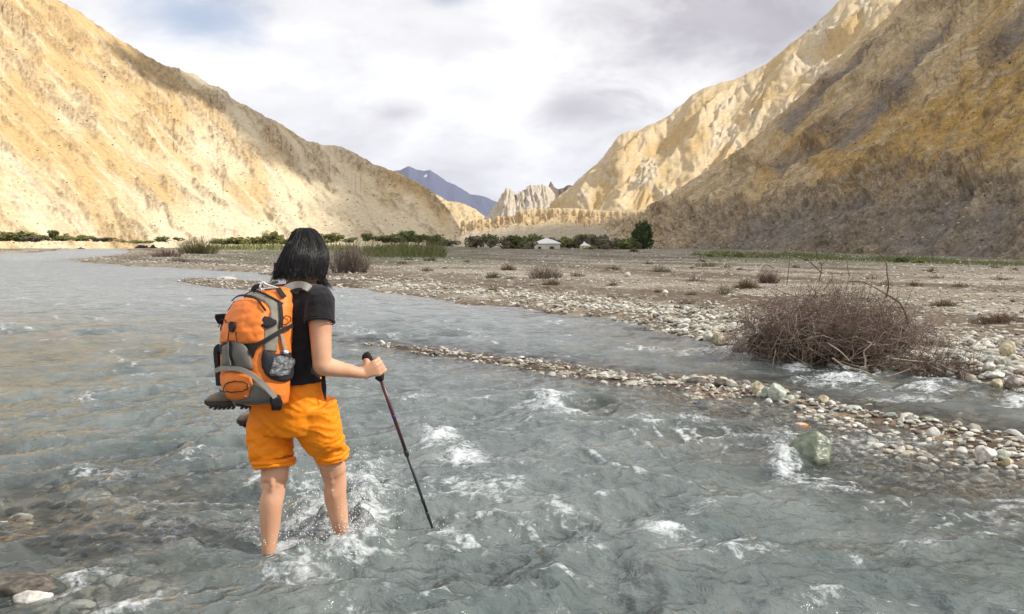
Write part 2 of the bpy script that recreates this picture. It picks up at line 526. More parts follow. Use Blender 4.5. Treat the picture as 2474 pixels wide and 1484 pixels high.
# --- far blue-grey peak
def dispB(x, y, v):
    return 7 * (ridged(x / 40 - y / 60, y / 70, 5, 0.55, seed=81) - 0.5)
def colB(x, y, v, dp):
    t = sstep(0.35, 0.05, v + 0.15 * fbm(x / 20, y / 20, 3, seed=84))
    c = mixc(np.array([0.085, 0.095, 0.145]), np.array([0.145, 0.125, 0.125]), t)  # blue of the distant haze put into the rock colour
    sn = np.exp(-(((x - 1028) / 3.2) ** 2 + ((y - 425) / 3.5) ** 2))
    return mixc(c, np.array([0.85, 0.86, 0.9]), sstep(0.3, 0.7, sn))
mountain('far_peak', [840, 900, 940, 970, 988, 1003, 1022, 1038, 1058, 1080, 1098, 1112, 1135, 1150, 1168, 1190, 1200, 1260, 1330, 1420],
    [470, 430, 416, 411, 402, 409, 413, 411, 424, 440, 447, 454, 470, 471, 474, 485, 489, 520, 560, 580],
    ([840, 1420], [5200, 5200]), ([840, 1420], [8200, 8200]), ([840, 1420], [594, 594]), 170, 60, dispB, colB, M_rock_far, rag=2.5, ragf=0.06)

# --- right side, lit ridge behind
def outR2(x, y):
    s = x + 1.05 * y; r = x - 0.95 * y
    return sstep(0.05, 0.25, fbm(s / 120, r / 110, 4, 0.5, seed=93))
def dispR2(x, y, v):
    s = x + 1.05 * y; r = x - 0.95 * y
    g = ridged(s / 120 + 0.35 * fbm(x / 80, y / 80, 3), r / 420, 4, 0.5, seed=91)
    out = outR2(x, y)
    rock = ridged(s / 26 + 0.5 * fbm(x / 30, y / 30, 2, seed=92), r / 48, 5, 0.58, seed=95)
    fl = ridged(s / 30, r / 330, 3, 0.5, seed=96)
    return 46 * (g - 0.5) + out * 20 * (rock - 0.45) + 4 * (fl - 0.5) * (1 - out) + 1.2 * fbm(x / 10, y / 10, 3, seed=97)
def colR2(x, y, v, dp):
    s = x + 1.05 * y; r = x - 0.95 * y
    c = mixc(np.array([0.54, 0.43, 0.275]), np.array([0.48, 0.345, 0.175]), sstep(-0.25, 0.3, fbm(s / 60, r / 240, 4, seed=101)))
    out = outR2(x, y)
    c = mixc(c, np.array([0.56, 0.49, 0.385]), out * 0.6)
    spk = sstep(0.12, 0.42, fbm(s / 12, r / 22, 4, 0.65, seed=103))
    c = mixc(c, np.array([0.27, 0.18, 0.09]), spk * (0.10 + 0.6 * out))
    return c
mountain('right_ridge', [1240, 1300, 1330, 1400, 1440, 1478, 1492, 1505, 1545, 1580, 1620, 1652, 1672, 1700, 1745, 1780, 1815, 1850, 1880, 1905, 1935, 1960, 2000, 2040, 2100, 2200, 2400],
    [560, 512, 492, 432, 395, 352, 334, 325, 312, 300, 278, 252, 232, 214, 199, 196, 176, 160, 135, 110, 92, 70, 36, -2, -40, -110, -240],
    ([1240, 1700, 2400], [520, 380, 260]), ([1240, 1700, 2400], [700, 800, 900]), ([1240, 2400], [600, 600]), 400, 190, dispR2, colR2, M_rock, rag=5, ragf=0.035)

# --- right side, big front slope with grey scree chutes and a broken cliff band
def chute(x, y, xa, ya, xb, yb, w):
    t = np.clip(((x - xa) * (xb - xa) + (y - ya) * (yb - ya)) / ((xb - xa) ** 2 + (yb - ya) ** 2), 0, 1)
    d = np.hypot(x - xa - t * (xb - xa), y - ya - t * (yb - ya))
    return np.exp(-(d / (w * (0.5 + t))) ** 2)
def warp(x, y):
    return x + 22 * fbm(x / 90, y / 90, 3, seed=150), y + 22 * fbm(x / 90 + 7, y / 90, 3, seed=151)
def chutes(x, y):
    x, y = warp(x, y)
    return np.maximum.reduce([chute(x, y, 2200, 190, 2030, 330, 26), chute(x, y, 2290, 60, 2100, 270, 18), chute(x, y, 2030, 330, 1890, 400, 14), chute(x, y, 2080, 480, 1760, 600, 34),
                              chute(x, y, 2330, 450, 2220, 600, 30), chute(x, y, 2110, 110, 1900, 300, 16), chute(x, y, 2500, 30, 2420, 110, 30), chute(x, y, 2440, 470, 2350, 610, 26)])
def cliffband(x, y):
    yl = np.interp(x, [1450, 1600, 1700, 1850, 1990, 2100, 2200, 2300, 2400, 2500, 3200], [505, 500, 485, 478, 430, 400, 385, 405, 420, 415, 400])
    yl = yl + 16 * fbm(x / 40, x * 0 + 2, 4, seed=131)
    return y - yl
def dispR1(x, y, v):
    s = x + 1.15 * y; r = x - 0.9 * y
    g = ridged(s / 90 + 0.3 * fbm(x / 100, y / 100, 3), r / 420, 5, 0.55, seed=111)
    below = cliffband(x, y)
    cl = sstep(-4, 26, below)
    rock = ridged(s / 50 + 0.7 * fbm(x / 45, y / 45, 3, seed=112), r / 110, 5, 0.6, seed=113)
    up = sstep(0.0, 0.3, fbm(s / 110, r / 170, 5, 0.55, seed=115) - 0.02) * (1 - cl)
    rk2 = fbm(s / 20, r / 44, 5, 0.62, seed=117)
    ch = chutes(x, y)
    g2 = ridged(s / 36 + 0.4 * fbm(x / 50, y / 50, 2, seed=118), r / 260, 4, 0.5, seed=120)
    return (44 * (g - 0.5) + 15 * (g2 - 0.5)) * (1 - 0.5 * ch) - 13 * cl * sstep(240, 40, below) + cl * ((rock - 0.5) * (26 * sstep(95, 30, below) + 11) + 13 * sstep(110, 20, below) * fbm(x / 19, y / 15, 5, 0.6, seed=114)) + up * (10 + 20 * rk2) - 14 * ch + 1.8 * fbm(x / 8, y / 8, 3, seed=119)
def colR1(x, y, v, dp):
    s = x + 1.15 * y; r = x - 0.9 * y
    tan = np.array([0.47, 0.36, 0.215]); och = np.array([0.43, 0.275, 0.095]); grey = np.array([0.25, 0.21, 0.17]); brown = np.array([0.17, 0.115, 0.065]); slate = np.array([0.185, 0.162, 0.145])
    below = cliffband(x, y); cl = sstep(-6, 14, below)
    ochm = np.exp(-(((x - 2250) / 330) ** 2 + ((y - 330 - 0.12 * (2250 - x)) / 95) ** 2)) + 0.7 * np.exp(-(((x - 2440) / 120) ** 2 + ((y - 130) / 120) ** 2))
    t = sstep(-0.15, 0.30, 0.5 * fbm(s / 80, r / 300, 5, seed=121) + 0.75 * ochm - 0.16)
    c = mixc(tan, och, t)
    st = sstep(0.0, 0.4, fbm(s / 14, r / 210, 4, 0.6, seed=123))
    c = mixc(c, np.array([0.52, 0.43, 0.30]), 0.65 * st)
    st3 = sstep(0.05, 0.4, fbm(s / 22 + 5, r / 260, 4, 0.62, seed=135))
    c = mixc(c, np.array([0.22, 0.165, 0.105]), 0.6 * st3)  # streak contrast in the colour stands in for relief shading
    lowgrey = cl * (0.55 + 0.4 * fbm(s / 60, r / 160, 4, seed=125))
    lowgrey = np.clip(lowgrey + 0.25 * cl * sstep(40, 140, below), 0, 1) * sstep(1450, 1750, x)
    c = mixc(c, grey * 0.72, np.clip(lowgrey * 1.1, 0, 0.94))
    st2 = sstep(0.0, 0.4, fbm(s / 18 + 0.5 * fbm(x / 40, y / 40, 2, seed=126), r / 130, 5, 0.65, seed=127))
    c = mixc(c, np.array([0.37, 0.30, 0.215]), (0.6 * sstep(150, 50, below) + 0.15) * cl * st2)
    fs = fbm(x / 4.5, y / 3.5, 3, 0.7, seed=138)
    c = c * (1 + np.clip(0.55 * fs * (0.35 + 0.65 * cl), -0.4, 0.5))[..., None]
    c = mixc(c, slate, np.clip(chutes(x, y) * 1.35 * (0.65 + 0.6 * fbm(s / 18, r / 90, 4, seed=128)), 0, 0.9))
    up = sstep(0.02, 0.3, fbm(s / 110, r / 170, 5, 0.55, seed=115) - 0.02) * (1 - cl)
    spk = sstep(0.0, 0.4, fbm(s / 10, r / 16, 5, 0.68, seed=129))
    c = mixc(c, brown, np.clip(up * 0.40 + spk * (0.22 + 0.55 * up + 0.30 * cl), 0, 0.9))
    lt = sstep(0.15, 0.45, fbm(s / 7 + 3, r / 14, 4, 0.65, seed=137)) * np.clip(up + 0.8 * cl, 0, 1)
    c = mixc(c, np.array([0.50, 0.42, 0.31]), 0.55 * lt)
    rim = np.exp(-((below - 10) / 10.0) ** 2) * sstep(-0.1, 0.3, fbm(x / 30, y / 60, 4, seed=133))
    c = mixc(c, brown * 0.8, 0.5 * rim)
    gl1 = sstep(0.90, 1.0, 1 - np.abs(noise2(s / 42 + 0.8 * fbm(x / 50, y / 50, 3, seed=181), r / 200, 183)) * 1.6) * sstep(-0.2, 0.3, fbm(x / 120, y / 120, 2, seed=185))
    gl2 = sstep(0.88, 1.0, 1 - np.abs(noise2(s / 19 + 0.6 * fbm(x / 30, y / 30, 3, seed=187), r / 90, 189)) * 1.6) * sstep(0.0, 0.4, fbm(x / 80, y / 80, 2, seed=191))
    return mixc(c, np.array([0.115, 0.082, 0.052]), np.clip(0.6 * gl1 + 0.5 * gl2, 0, 0.75))
mR1, xsR, posR = mountain('right_mountain', [1290, 1400, 1500, 1560, 1650, 1720, 1800, 1845, 1890, 1925, 1960, 1990, 2020, 2055, 2100, 2190, 2300, 2473, 2700, 3300],
    [572, 552, 528, 512, 455, 406, 352, 318, 272, 240, 213, 178, 140, 112, 76, -6, -95, -205, -330, -560],
    ([1290, 1560, 1800, 2100, 2473, 3300], [330, 235, 150, 90, 58, 44]), ([1290, 1560, 1800, 2100, 2473, 3300], [340, 300, 310, 320, 320, 330]),
    ([1290, 1560, 1700, 2000, 2473, 3300], [594, 606, 612, 626, 648, 700]),
    600, 270, dispR1, colR1, M_rock_near, rag=6, ragf=0.035, dense=(1290, 2500), dpow=1.25)

# --- pale spiky ridge in the gap, dark spire behind it
def dispT(x, y, v):
    w = x + 0.25 * (590 - y) * np.sign(x - 1255) * 0.4 + 10 * fbm(x / 40, y / 40, 3, seed=140)
    fl = ridged(w / 17, y / 90, 4, 0.6, seed=141)
    return 8 * (fl - 0.5) * (0.5 + v) + 4 * fbm(x / 8, y / 12, 4, seed=143)
def colT(x, y, v, dp):
    t = sstep(0.05, 0.4, fbm(x / 6, y / 40, 4, 0.6, seed=145))
    c = mixc(np.array([0.47, 0.42, 0.355]), np.array([0.40, 0.30, 0.185]), t)
    return mixc(c, np.array([0.20, 0.14, 0.08]), 0.8 * sstep(0.25, 0.5, fbm(x / 8, y / 16, 4, 0.6, seed=147)))
mountain('pale_ridge', [1150, 1185, 1200, 1212, 1225, 1237, 1246, 1256, 1268, 1278, 1290, 1300, 1312, 1322, 1334, 1345, 1365, 1400],
    [545, 514, 492, 470, 455, 459, 470, 462, 458, 450, 449, 446, 448, 452, 462, 476, 492, 520],
    ([1150, 1400], [600, 600]), ([1150, 1400], [760, 760]), ([1150, 1400], [600, 600]), 200, 90, dispT, colT, M_rock, rag=3.5, ragf=0.10, crest_fade=0.6)
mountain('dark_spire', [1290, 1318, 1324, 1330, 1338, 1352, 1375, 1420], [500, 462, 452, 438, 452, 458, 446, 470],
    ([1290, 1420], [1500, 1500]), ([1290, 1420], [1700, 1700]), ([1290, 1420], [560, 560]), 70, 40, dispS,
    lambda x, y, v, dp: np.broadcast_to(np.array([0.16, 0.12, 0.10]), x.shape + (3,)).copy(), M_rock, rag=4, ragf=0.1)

# --- eroded terrace with its cliffs, in front of the gap
def lipK(x):
    return np.interp(x, [1090, 1110, 1180, 1260, 1330, 1400, 1500, 1600], [540, 532, 528, 508, 505, 508, 515, 512]) + 5 * fbm(x / 30, x * 0 + 1, 4, 0.6, seed=169)
def bandK(x, y):
    yl = lipK(x)
    hgt = 26 + 22 * fbm(x / 45, x * 0 + 8, 4, 0.6, seed=173)
    return sstep(-2, 5, y - yl) * sstep(hgt + 10, hgt - 6, y - yl)
def dispK(x, y, v):
    fl = ridged(x / 55 + 0.9 * fbm(x / 34, y / 26, 3, seed=160), y / 40, 5, 0.6, seed=161)
    band = bandK(x, y)
    var = 0.5 + 0.9 * sstep(-0.3, 0.4, fbm(x / 60, x * 0 + 4, 3, seed=174))
    return -15 * var * band * (1.15 - fl) - 2 * band + 11 * fbm(x / 22, y / 12, 5, 0.62, seed=163) * (0.25 + band)
def colK(x, y, v, dp):
    band = bandK(x, y)
    c = mixc(np.array([0.50, 0.39, 0.235]), np.array([0.40, 0.34, 0.25]), sstep(530, 560, y))
    f = sstep(-0.3, 0.4, fbm(x / 18, y / 14, 5, 0.6, seed=165))
    c = mixc(c, np.array([0.36, 0.24, 0.125]), band * (0.25 + 0.6 * f))
    return mixc(c, np.array([0.20, 0.145, 0.08]), 0.5 * sstep(0.2, 0.5, fbm(x / 8, y / 5, 4, seed=167)))
mountain('terrace_cliff', [1096, 1102, 1110, 1150, 1185, 1240, 1262, 1300, 1350, 1400, 1470, 1560, 1620], [575, 545, 533, 530, 527, 516, 507, 505, 503, 504, 510, 505, 500],
    ([1096, 1620], [300, 240]), ([1096, 1300, 1620], [420, 400, 330]), ([1096, 1620], [596, 604]), 340, 120, dispK, colK, M_rock, rag=3, ragf=0.08, crest_fade=1.0, steep=0.8)

# ------------------------------------------------------------------ clouds: unseen banks placed and shaped to shade the slopes
M_cloud = mat_noise('cloud', (.86, .86, .87), (.92, .92, .93), scale=.01, rough=1, bump=0, spec=0)
def cloud(posL, pxpoly, T, seed, blob, count=260, thin=0.0):
    """a bank of cloud between the sun and the stretch of mountain that lies in its shade"""
    r = np.random.default_rng(seed); nv, nx = posL.shape[:2]
    dep = posL[..., 1] * CP + (CAM_H - posL[..., 2]) * SP
    gx = IW / 2 + FPX * posL[..., 0] / dep; gy = IH / 2 + FPX * ((CAM_H - posL[..., 2]) * CP - posL[..., 1] * SP) / dep
    poly = np.array(pxpoly, float); m = len(poly)
    ins = np.zeros(gx.shape, bool)
    for i in range(m):
        (ax, ay), (bx, by) = poly[i], poly[(i + 1) % m]
        if ay != by: ins ^= ((ay > gy) != (by > gy)) & (gx < (bx - ax) * (gy - ay) / (by - ay) + ax)
    pts = posL[ins]; pts = pts[r.permutation(len(pts))[:count]]
    C = pts.mean(0) + TO_SUN * T
    bm = bmesh.new(); bmesh.ops.create_icosphere(bm, subdivisions=2, radius=1.0)
    v0 = np.array([p.co for p in bm.verts]); t0 = np.array([[q.index for q in f.verts] for f in bm.faces]); bm.free()
    mb = MB()
    for p in pts:
        c = p + TO_SUN * (T + r.normal(0, 25)); s = blob * r.uniform(.6, 1.3)
        mb.add(v0 * s * (1 + .12 * r.normal(size=(len(v0), 1))) + c - C, None, t0)
    mt = M_cloud
    if thin:
        mt = M_cloud.copy(); nt = mt.node_tree; tr = nt.nodes.new('ShaderNodeBsdfTransparent'); mx = nt.nodes.new('ShaderNodeMixShader'); mx.inputs[0].default_value = thin ** .25
        nt.links.new(nt.nodes['Principled BSDF'].outputs[0], mx.inputs[1]); nt.links.new(tr.outputs[0], mx.inputs[2]); nt.links.new(mx.outputs[0], nt.nodes['Material Output'].inputs['Surface'])
    o = mb.build('cloud', mt); o.location = C
    tag(o, kind='structure'); return o
cloud(posL, [(300, 60), (330, 165), (420, 215), (540, 275), (640, 350), (730, 415), (820, 440), (885, 480), (905, 590), (1140, 590), (1140, 480), (900, 360), (600, 230)], 1450, 3, 23, 240)
cloud(posR, [(1480, 600), (1500, 540), (1700, 400), (2190, -20), (2700, -300), (2900, 0), (2900, 700), (2300, 640), (1900, 615), (1700, 605)], 1450, 4, 46, 90, thin=0.7)  # thin bank out of view, added to dim the sun on the right slope
# ------------------------------------------------------------------ river and its banks
def gp(pts):
    return [tuple(G(x, y)) for x, y in pts]

shore = gp([(2473, 952), (2400, 938), (2330, 918), (2200, 905), (2080, 893), (1980, 878), (1880, 866), (1790, 846), (1700, 828), (1620, 808), (1560, 792), (1500, 780), (1440, 771), (1330, 758), (1240, 746), (1150, 737), (1080, 726), (1000, 716), (940, 709),
            (900, 704), (840, 695), (780, 691), (720, 684), (660, 668), (600, 658), (540, 655), (460, 650), (400, 646), (360, 646), (300, 641), (240, 636), (172, 632)])
LAND = [(60.0, -60.0), (16.0, 0.5), (9.0, 5.0)] + shore + gp([(200, 624), (262, 621), (300, 614), (318, 609), (290, 602.5)]) + [(-150, 420), (-60, 1500), (1600, 1500), (1600, -60)]
LEFTBANK = gp([(185, 600.5), (172, 603), (110, 607), (60, 612), (0, 613), (-120, 617)]) + [(-68, 92), (-50, 50), (-34, 20), (-26, -8), (-24, -60), (-1600, -60), (-1600, 1500), (-200, 1500), (-175, 420)]
BAR = gp([(880, 826), (960, 833), (1050, 842), (1130, 850), (1200, 858), (1300, 870), (1400, 884), (1480, 897), (1560, 906), (1640, 912), (1720, 914), (1800, 922), (1880, 940), (1960, 962), (2040, 980), (2120, 996), (2220, 1010), (2340, 1034), (2473, 1052)]) + [(4.6, 5.2), (5.2, 4.6)] + \
      gp([(2473, 1125), (2400, 1122), (2330, 1100), (2280, 1066), (2200, 1040), (2110, 1022), (2040, 1012), (1960, 1000), (1880, 984), (1800, 968), (1720, 955), (1640, 946), (1560, 938), (1480, 928), (1400, 917), (1300, 902), (1200, 884), (1100, 866), (1030, 855), (950, 842)])
SHOAL = gp([(1500, 940), (1640, 925), (1900, 950), (2200, 1005), (2473, 1060)]) + [(7, 4.5), (6, 3.2)] + gp([(2473, 1240), (2300, 1180), (2100, 1120), (1900, 1050), (1700, 1010), (1560, 975)])
BAR2 = gp([(425, 676), (470, 672), (540, 673), (600, 677), (660, 684), (700, 694), (660, 705), (600, 703), (540, 697), (480, 690), (440, 684)])

def sdf(X, Y, poly):
    """>0 inside"""
    p = np.array(poly, float); q = np.roll(p, -1, 0)
    d = np.full(X.shape, 1e18); ins = np.zeros(X.shape, bool)
    for (ax, ay), (bx, by) in zip(p, q):
        ex, ey = bx - ax, by - ay
        wx, wy = X - ax, Y - ay
        t = np.clip((wx * ex + wy * ey) / (ex * ex + ey * ey + 1e-12), 0, 1)
        d = np.minimum(d, (wx - t * ex) ** 2 + (wy - t * ey) ** 2)
        c = ((ay <= Y) & (by > Y) & (ex * wy - ey * wx > 0)) | ((ay > Y) & (by <= Y) & (ex * wy - ey * wx < 0))
        ins ^= c
    return np.where(ins, 1, -1) * np.sqrt(d)

def land_d(X, Y):
    return sdf(X, Y, LAND), sdf(X, Y, LEFTBANK), sdf(X, Y, BAR), sdf(X, Y, BAR2), sdf(X, Y, SHOAL)

def ground_h(X, Y, ds=None):
    a, b, c, d2, s = land_d(X, Y) if ds is None else ds
    R = np.hypot(X, Y)
    rough = fbm(X * 0.9, Y * 0.9, 4, seed=3)
    n = 0.05 * fbm(X * 0.5, Y * 0.5, 4, seed=1) + 0.022 * rough
    bed = -0.26 + 0.08 * fbm(X * 0.6, Y * 0.6, 3, seed=6) + 0.17 * sstep(-.5, -1.6, X + .25 * (Y - 3)) * sstep(6.5, 4.5, Y)
    h = bed
    main = np.maximum(a, b)
    wob = 0.02 * R * fbm(X * 0.35, Y * 0.35, 3, seed=9)
    m = main + np.minimum(wob, 0.8)
    hl = np.interp(m, [-2.0, -0.5, 0.0, 0.35, 1.6, 6, 30, 2000], [-0.24, -0.10, -0.01, 0.10, 0.17, 0.22, 0.30, 0.6]) + n * sstep(-0.2, 0.6, m)
    h = np.maximum(h, np.where(m > -2, hl, -1))
    sw = fbm(X * 1.3, Y * 1.3, 3, seed=14)
    hs = np.interp(s + 0.25 * sw, [-1.2, -0.3, 0.35, 1.2], [-0.24, -0.11, -0.022, -0.006]) + 0.030 * fbm(X * 2.2, Y * 2.2, 3, seed=16)
    h = np.maximum(h, np.where(s > -1.2, hs, -1))
    cw = c + 0.16 * sw + 0.03
    hb = np.interp(cw, [-0.8, -0.25, 0.0, 0.18, 0.5, 2], [-0.24, -0.06, -0.005, 0.022, 0.035, 0.045]) + 0.03 * fbm(X * 3, Y * 3, 3, seed=15)
    h = np.maximum(h, np.where(c > -0.8, hb, -1))
    hb2 = np.interp(d2 + 0.4 * fbm(X * 0.4, Y * 0.4, 3, seed=19), [-2, -0.4, 0.0, 0.8, 3], [-0.24, -0.08, 0.0, 0.05, 0.07])
    h = np.maximum(h, np.where(d2 > -2, hb2, -1))
    # dry channel of brown mud behind the stone bank, faint terraces further off
    ch = np.exp(-((a - 4.2 - 1.0 * fbm(X * 0.12, Y * 0.12, 2, seed=25)) / 1.3) ** 2) * sstep(2, 6, a)
    h = h - 0.10 * ch * (a > 0)
    return h

def polar(rs, fine=0.085, half=34.0, coarse=4.0):
    A = np.radians(np.concatenate([np.arange(-half, half, fine), np.arange(half, 360 - half - 0.01, coarse)]))
    RR, AA = np.meshgrid(rs, A, indexing='ij')
    return RR * np.sin(AA), RR * np.cos(AA), len(A)

def px_rows(y0, y1, n):
    _, b = ray(IW / 2, np.linspace(y0, y1, n))
    return -CAM_H / b

def mix3(a, b, t):
    return np.asarray(a)[None] * (1 - t[:, None]) + np.asarray(b)[None] * t[:, None]

def build_terrain():
    rs = np.concatenate([[0.2, 0.7, 1.2, 1.8, 2.3, 2.7], px_rows(1560, 760, 95), px_rows(758, 600, 115), [330, 400, 500, 650, 900, 1400]])
    X, Y, na = polar(rs, 0.19)
    ds = land_d(X, Y)
    H = ground_h(X, Y, ds)
    a, b, c, d2, s = ds
    x = X.ravel(); y = Y.ravel(); h = H.ravel(); main = np.maximum(a, b).ravel()
    sand = np.array([0.205, 0.165, 0.118]); mud = np.array([0.105, 0.074, 0.050]); pale = np.array([0.32, 0.28, 0.22]); bedc = np.array([0.36, 0.295, 0.205]); grn = np.array([0.115, 0.135, 0.045])
    col = mix3(sand, pale, sstep(-0.1, 0.35, fbm(x * 0.16, y * 0.3, 4, seed=33)))
    al, pe = x * 0.46 - y * 0.89, x * 0.89 + y * 0.46
    band = sstep(0.0, 0.2, fbm(al * 0.045, pe * 0.22, 4, seed=35))
    dry = np.exp(-((a.ravel() - 4.2 - 1.0 * fbm(x * 0.12, y * 0.12, 2, seed=25)) / 1.5) ** 2)
    col = col * (1 - np.clip(0.9 * band + 0.8 * dry, 0, 0.92)[:, None]) + mud * np.clip(0.9 * band + 0.8 * dry, 0, 0.92)[:, None]
    wet = sstep(0.06, 0.0, h)
    col = mix3([1, 1, 1], [0.55, 0.5, 0.46], wet) * col
    bedn = sstep(-0.2, 0.3, fbm(x * 1.1, y * 1.1, 3, seed=37))
    col = np.where((h < -0.02)[:, None], mix3(bedc, [0.20, 0.17, 0.13], bedn), col)
    shl = sstep(-.4, .3, s.ravel()) * (c.ravel() < .1) * (main < 0)
    col = col * (1 - .85 * shl[:, None]) + np.array([0.24, 0.175, 0.125]) * (.85 * shl[:, None])
    # meadow strips near the foot of the slopes
    R = np.hypot(x, y)
    ang = np.degrees(np.arctan2(x, y))
    gl = sstep(40, 60, R) * sstep(6, 16, main) * sstep(-0.1, 0.25, fbm(x * 0.03, y * 0.03, 3, seed=39) + 0.12)
    gl = gl * ((ang < -1.5) | (ang > 12.5))
    gl2 = sstep(46, 56, R) * (ang > 12)
    col = mix3([1, 1, 1], [1, 1, 1], gl) * col * (1 - np.clip(0.55 * gl + 0.35 * gl2, 0, 0.8)[:, None]) + grn * np.clip(0.55 * gl + 0.35 * gl2, 0, 0.8)[:, None]
    v = np.stack([x, y, h], 1)
    m = mat_ground()
    o = obj('ground', v, grid_quads(na, len(rs), True), None, m, cols=col)
    tag(o, kind='structure')
    return o

def mat_ground():
    m, nt, b = new_mat('river_gravel')
    N = nt.nodes.new; L = nt.links.new
    tc = N('ShaderNodeTexCoord')
    at = N('ShaderNodeAttribute'); at.attribute_name = 'Col'
    vo = N('ShaderNodeTexVoronoi'); vo.inputs['Scale'].default_value = 9.0
    L(tc.outputs['Object'], vo.inputs['Vector'])
    vo2 = N('ShaderNodeTexVoronoi'); vo2.inputs['Scale'].default_value = 3.2
    L(tc.outputs['Object'], vo2.inputs['Vector'])
    pat = N('ShaderNodeTexNoise'); pat.inputs['Scale'].default_value = 0.35; pat.inputs['Detail'].default_value = 6
    L(tc.outputs['Object'], pat.inputs['Vector'])
    def mr(src, a, b_, c, d):
        r = N('ShaderNodeMapRange'); r.inputs[1].default_value = a; r.inputs[2].default_value = b_; r.inputs[3].default_value = c; r.inputs[4].default_value = d
        L(src, r.inputs[0]); return r.outputs[0]
    def mth(op, a, b_):
        r = N('ShaderNodeMath'); r.operation = op
        for k, s in enumerate((a, b_)):
            if isinstance(s, (int, float)): r.inputs[k].default_value = s
            else: L(s, r.inputs[k])
        return r.outputs[0]
    sp = N('ShaderNodeSeparateColor'); L(vo.outputs['Color'], sp.inputs[0])
    sp2 = N('ShaderNodeSeparateColor'); L(vo2.outputs['Color'], sp2.inputs[0])
    f1 = mth('MULTIPLY', mr(sp.outputs[0], 0.55, 0.9, 0.0, 1.0), mr(vo.outputs['Distance'], 0.25, 0.5, 1.0, 0.0))
    f2 = mth('MULTIPLY', mr(sp2.outputs[0], 0.6, 0.9, 0.0, 1.0), mr(vo2.outputs['Distance'], 0.25, 0.5, 1.0, 0.0))
    f = mth('MAXIMUM', f1, f2)
    f = mth('MULTIPLY', f, mr(pat.outputs['Fac'], 0.36, 0.55, 0.0, 0.95))
    mx = N('ShaderNodeMix'); mx.data_type = 'RGBA'
    L(f, mx.inputs['Factor']); L(at.outputs['Color'], mx.inputs['A'])
    mx.inputs['B'].default_value = (0.58, 0.55, 0.48, 1)
    n = N('ShaderNodeTexNoise'); n.inputs['Scale'].default_value = 5.0; n.inputs['Detail'].default_value = 8
    L(tc.outputs['Object'], n.inputs['Vector'])
    vm = N('ShaderNodeVectorMath'); vm.operation = 'SCALE'
    L(mx.outputs['Result'], vm.inputs[0]); L(mr(n.outputs['Fac'], 0.25, 0.75, 0.65, 1.3), vm.inputs['Scale'])
    L(vm.outputs[0], b.inputs['Base Color'])
    b.inputs['Roughness'].default_value = 0.9; b.inputs['Specular IOR Level'].default_value = 0.2
    bp = N('ShaderNodeBump'); bp.inputs['Strength'].default_value = 0.8; bp.inputs['Distance'].default_value = 0.04
    hh = mth('ADD', mth('MULTIPLY', f, 1.0), mth('MULTIPLY', n.outputs['Fac'], 0.6))
    L(hh, bp.inputs['Height']); L(bp.outputs[0], b.inputs['Normal'])
    return m

ground = build_terrain()

# ------------------------------------------------------------------ water
FL = np.array([0.60, -0.80])          # flow, towards the right and the camera
# foam and standing waves seen in the photograph: (x, y, half width, half height in px, height m, amount)
FOAM = [(1052, 1064, 42, 22, 0.06, 1.0), (1118, 1112, 46, 22, 0.05, 1.0), (1325, 985, 45, 22, 0.06, 0.9), (1395, 1000, 60, 18, 0.02, 0.7), (1140, 1185, 120, 24, 0.03, 0.75),
        (690, 1310, 80, 50, 0.05, 0.62), (760, 1250, 75, 60, 0.08, 0.72), (885, 1230, 62, 85, 0.12, 0.78), (860, 1290, 40, 40, 0.10, 0.85), (830, 1345, 90, 50, 0.05, 0.78), (740, 1400, 110, 40, 0.03, 0.6), (600, 1290, 50, 18, 0.02, 0.5),
        (900, 1180, 50, 24, 0.04, 0.8), (1075, 1300, 34, 14, 0.015, 0.9), (1125, 1325, 34, 14, 0.015, 0.8), (1180, 1258, 70, 8, 0.01, 0.7),
        (1605, 1295, 45, 20, 0.05, 0.9), (1700, 1240, 40, 16, 0.04, 0.5), (1780, 1340, 65, 24, 0.03, 0.8), (1660, 1310, 60, 14, 0.02, 0.6),
        (1890, 1095, 30, 42, 0.06, 1.0), (1960, 1160, 70, 16, 0.03, 0.8), (2040, 1180, 60, 14, 0.02, 0.6), (2110, 1075, 110, 14, 0.015, 0.6),
        (2030, 918, 55, 20, 0.08, 0.95), (1925, 888, 40, 10, 0.03, 0.9), (2250, 938, 38, 14, 0.06, 1.0), (2290, 950, 50, 10, 0.02, 0.6), (2450, 972, 36, 12, 0.05, 1.0), (2180, 972, 90, 5, 0.01, 0.7), (2100, 935, 60, 16, 0.03, 0.6),
        (1710, 850, 70, 9, 0.03, 0.75), (1600, 842, 50, 8, 0.02, 0.5), (1820, 868, 50, 8, 0.03, 0.5), (1760, 880, 70, 12, 0.02, 0.4),
        (1000, 962, 40, 12, 0.03, 0.6), (885, 812, 30, 8, 0.04, 0.7), (955, 815, 22, 6, 0.03, 0.6), (1990, 1455, 60, 18, 0.04, 0.7), (2150, 1465, 90, 10, 0.02, 0.6), (1230, 1455, 60, 12, 0.02, 0.45),
        (180, 1155, 40, 10, 0.03, 0.5), (420, 1285, 40, 22, 0.03, 0.45), (250, 1395, 30, 10, 0.03, 0.7), (480, 1120, 50, 14, 0.04, 0.5), (210, 962, 30, 10, 0.04, 0.6), (340, 975, 80, 10, 0.03, 0.35), (1310, 1215, 90, 8, 0.01, 0.4),
        (2440, 1230, 50, 24, 0.03, 0.6), (2230, 1330, 70, 16, 0.02, 0.35), (2320, 1250, 50, 16, 0.02, 0.45), (2440, 1290, 30, 26, 0.03, 0.5), (540, 672, 22, 4, 0.06, 0.8), (60, 625, 70, 5, 0.05, 0.5), (1500, 1190, 60, 14, 0.02, 0.3), (1420, 1420, 120, 14, 0.02, 0.25)]

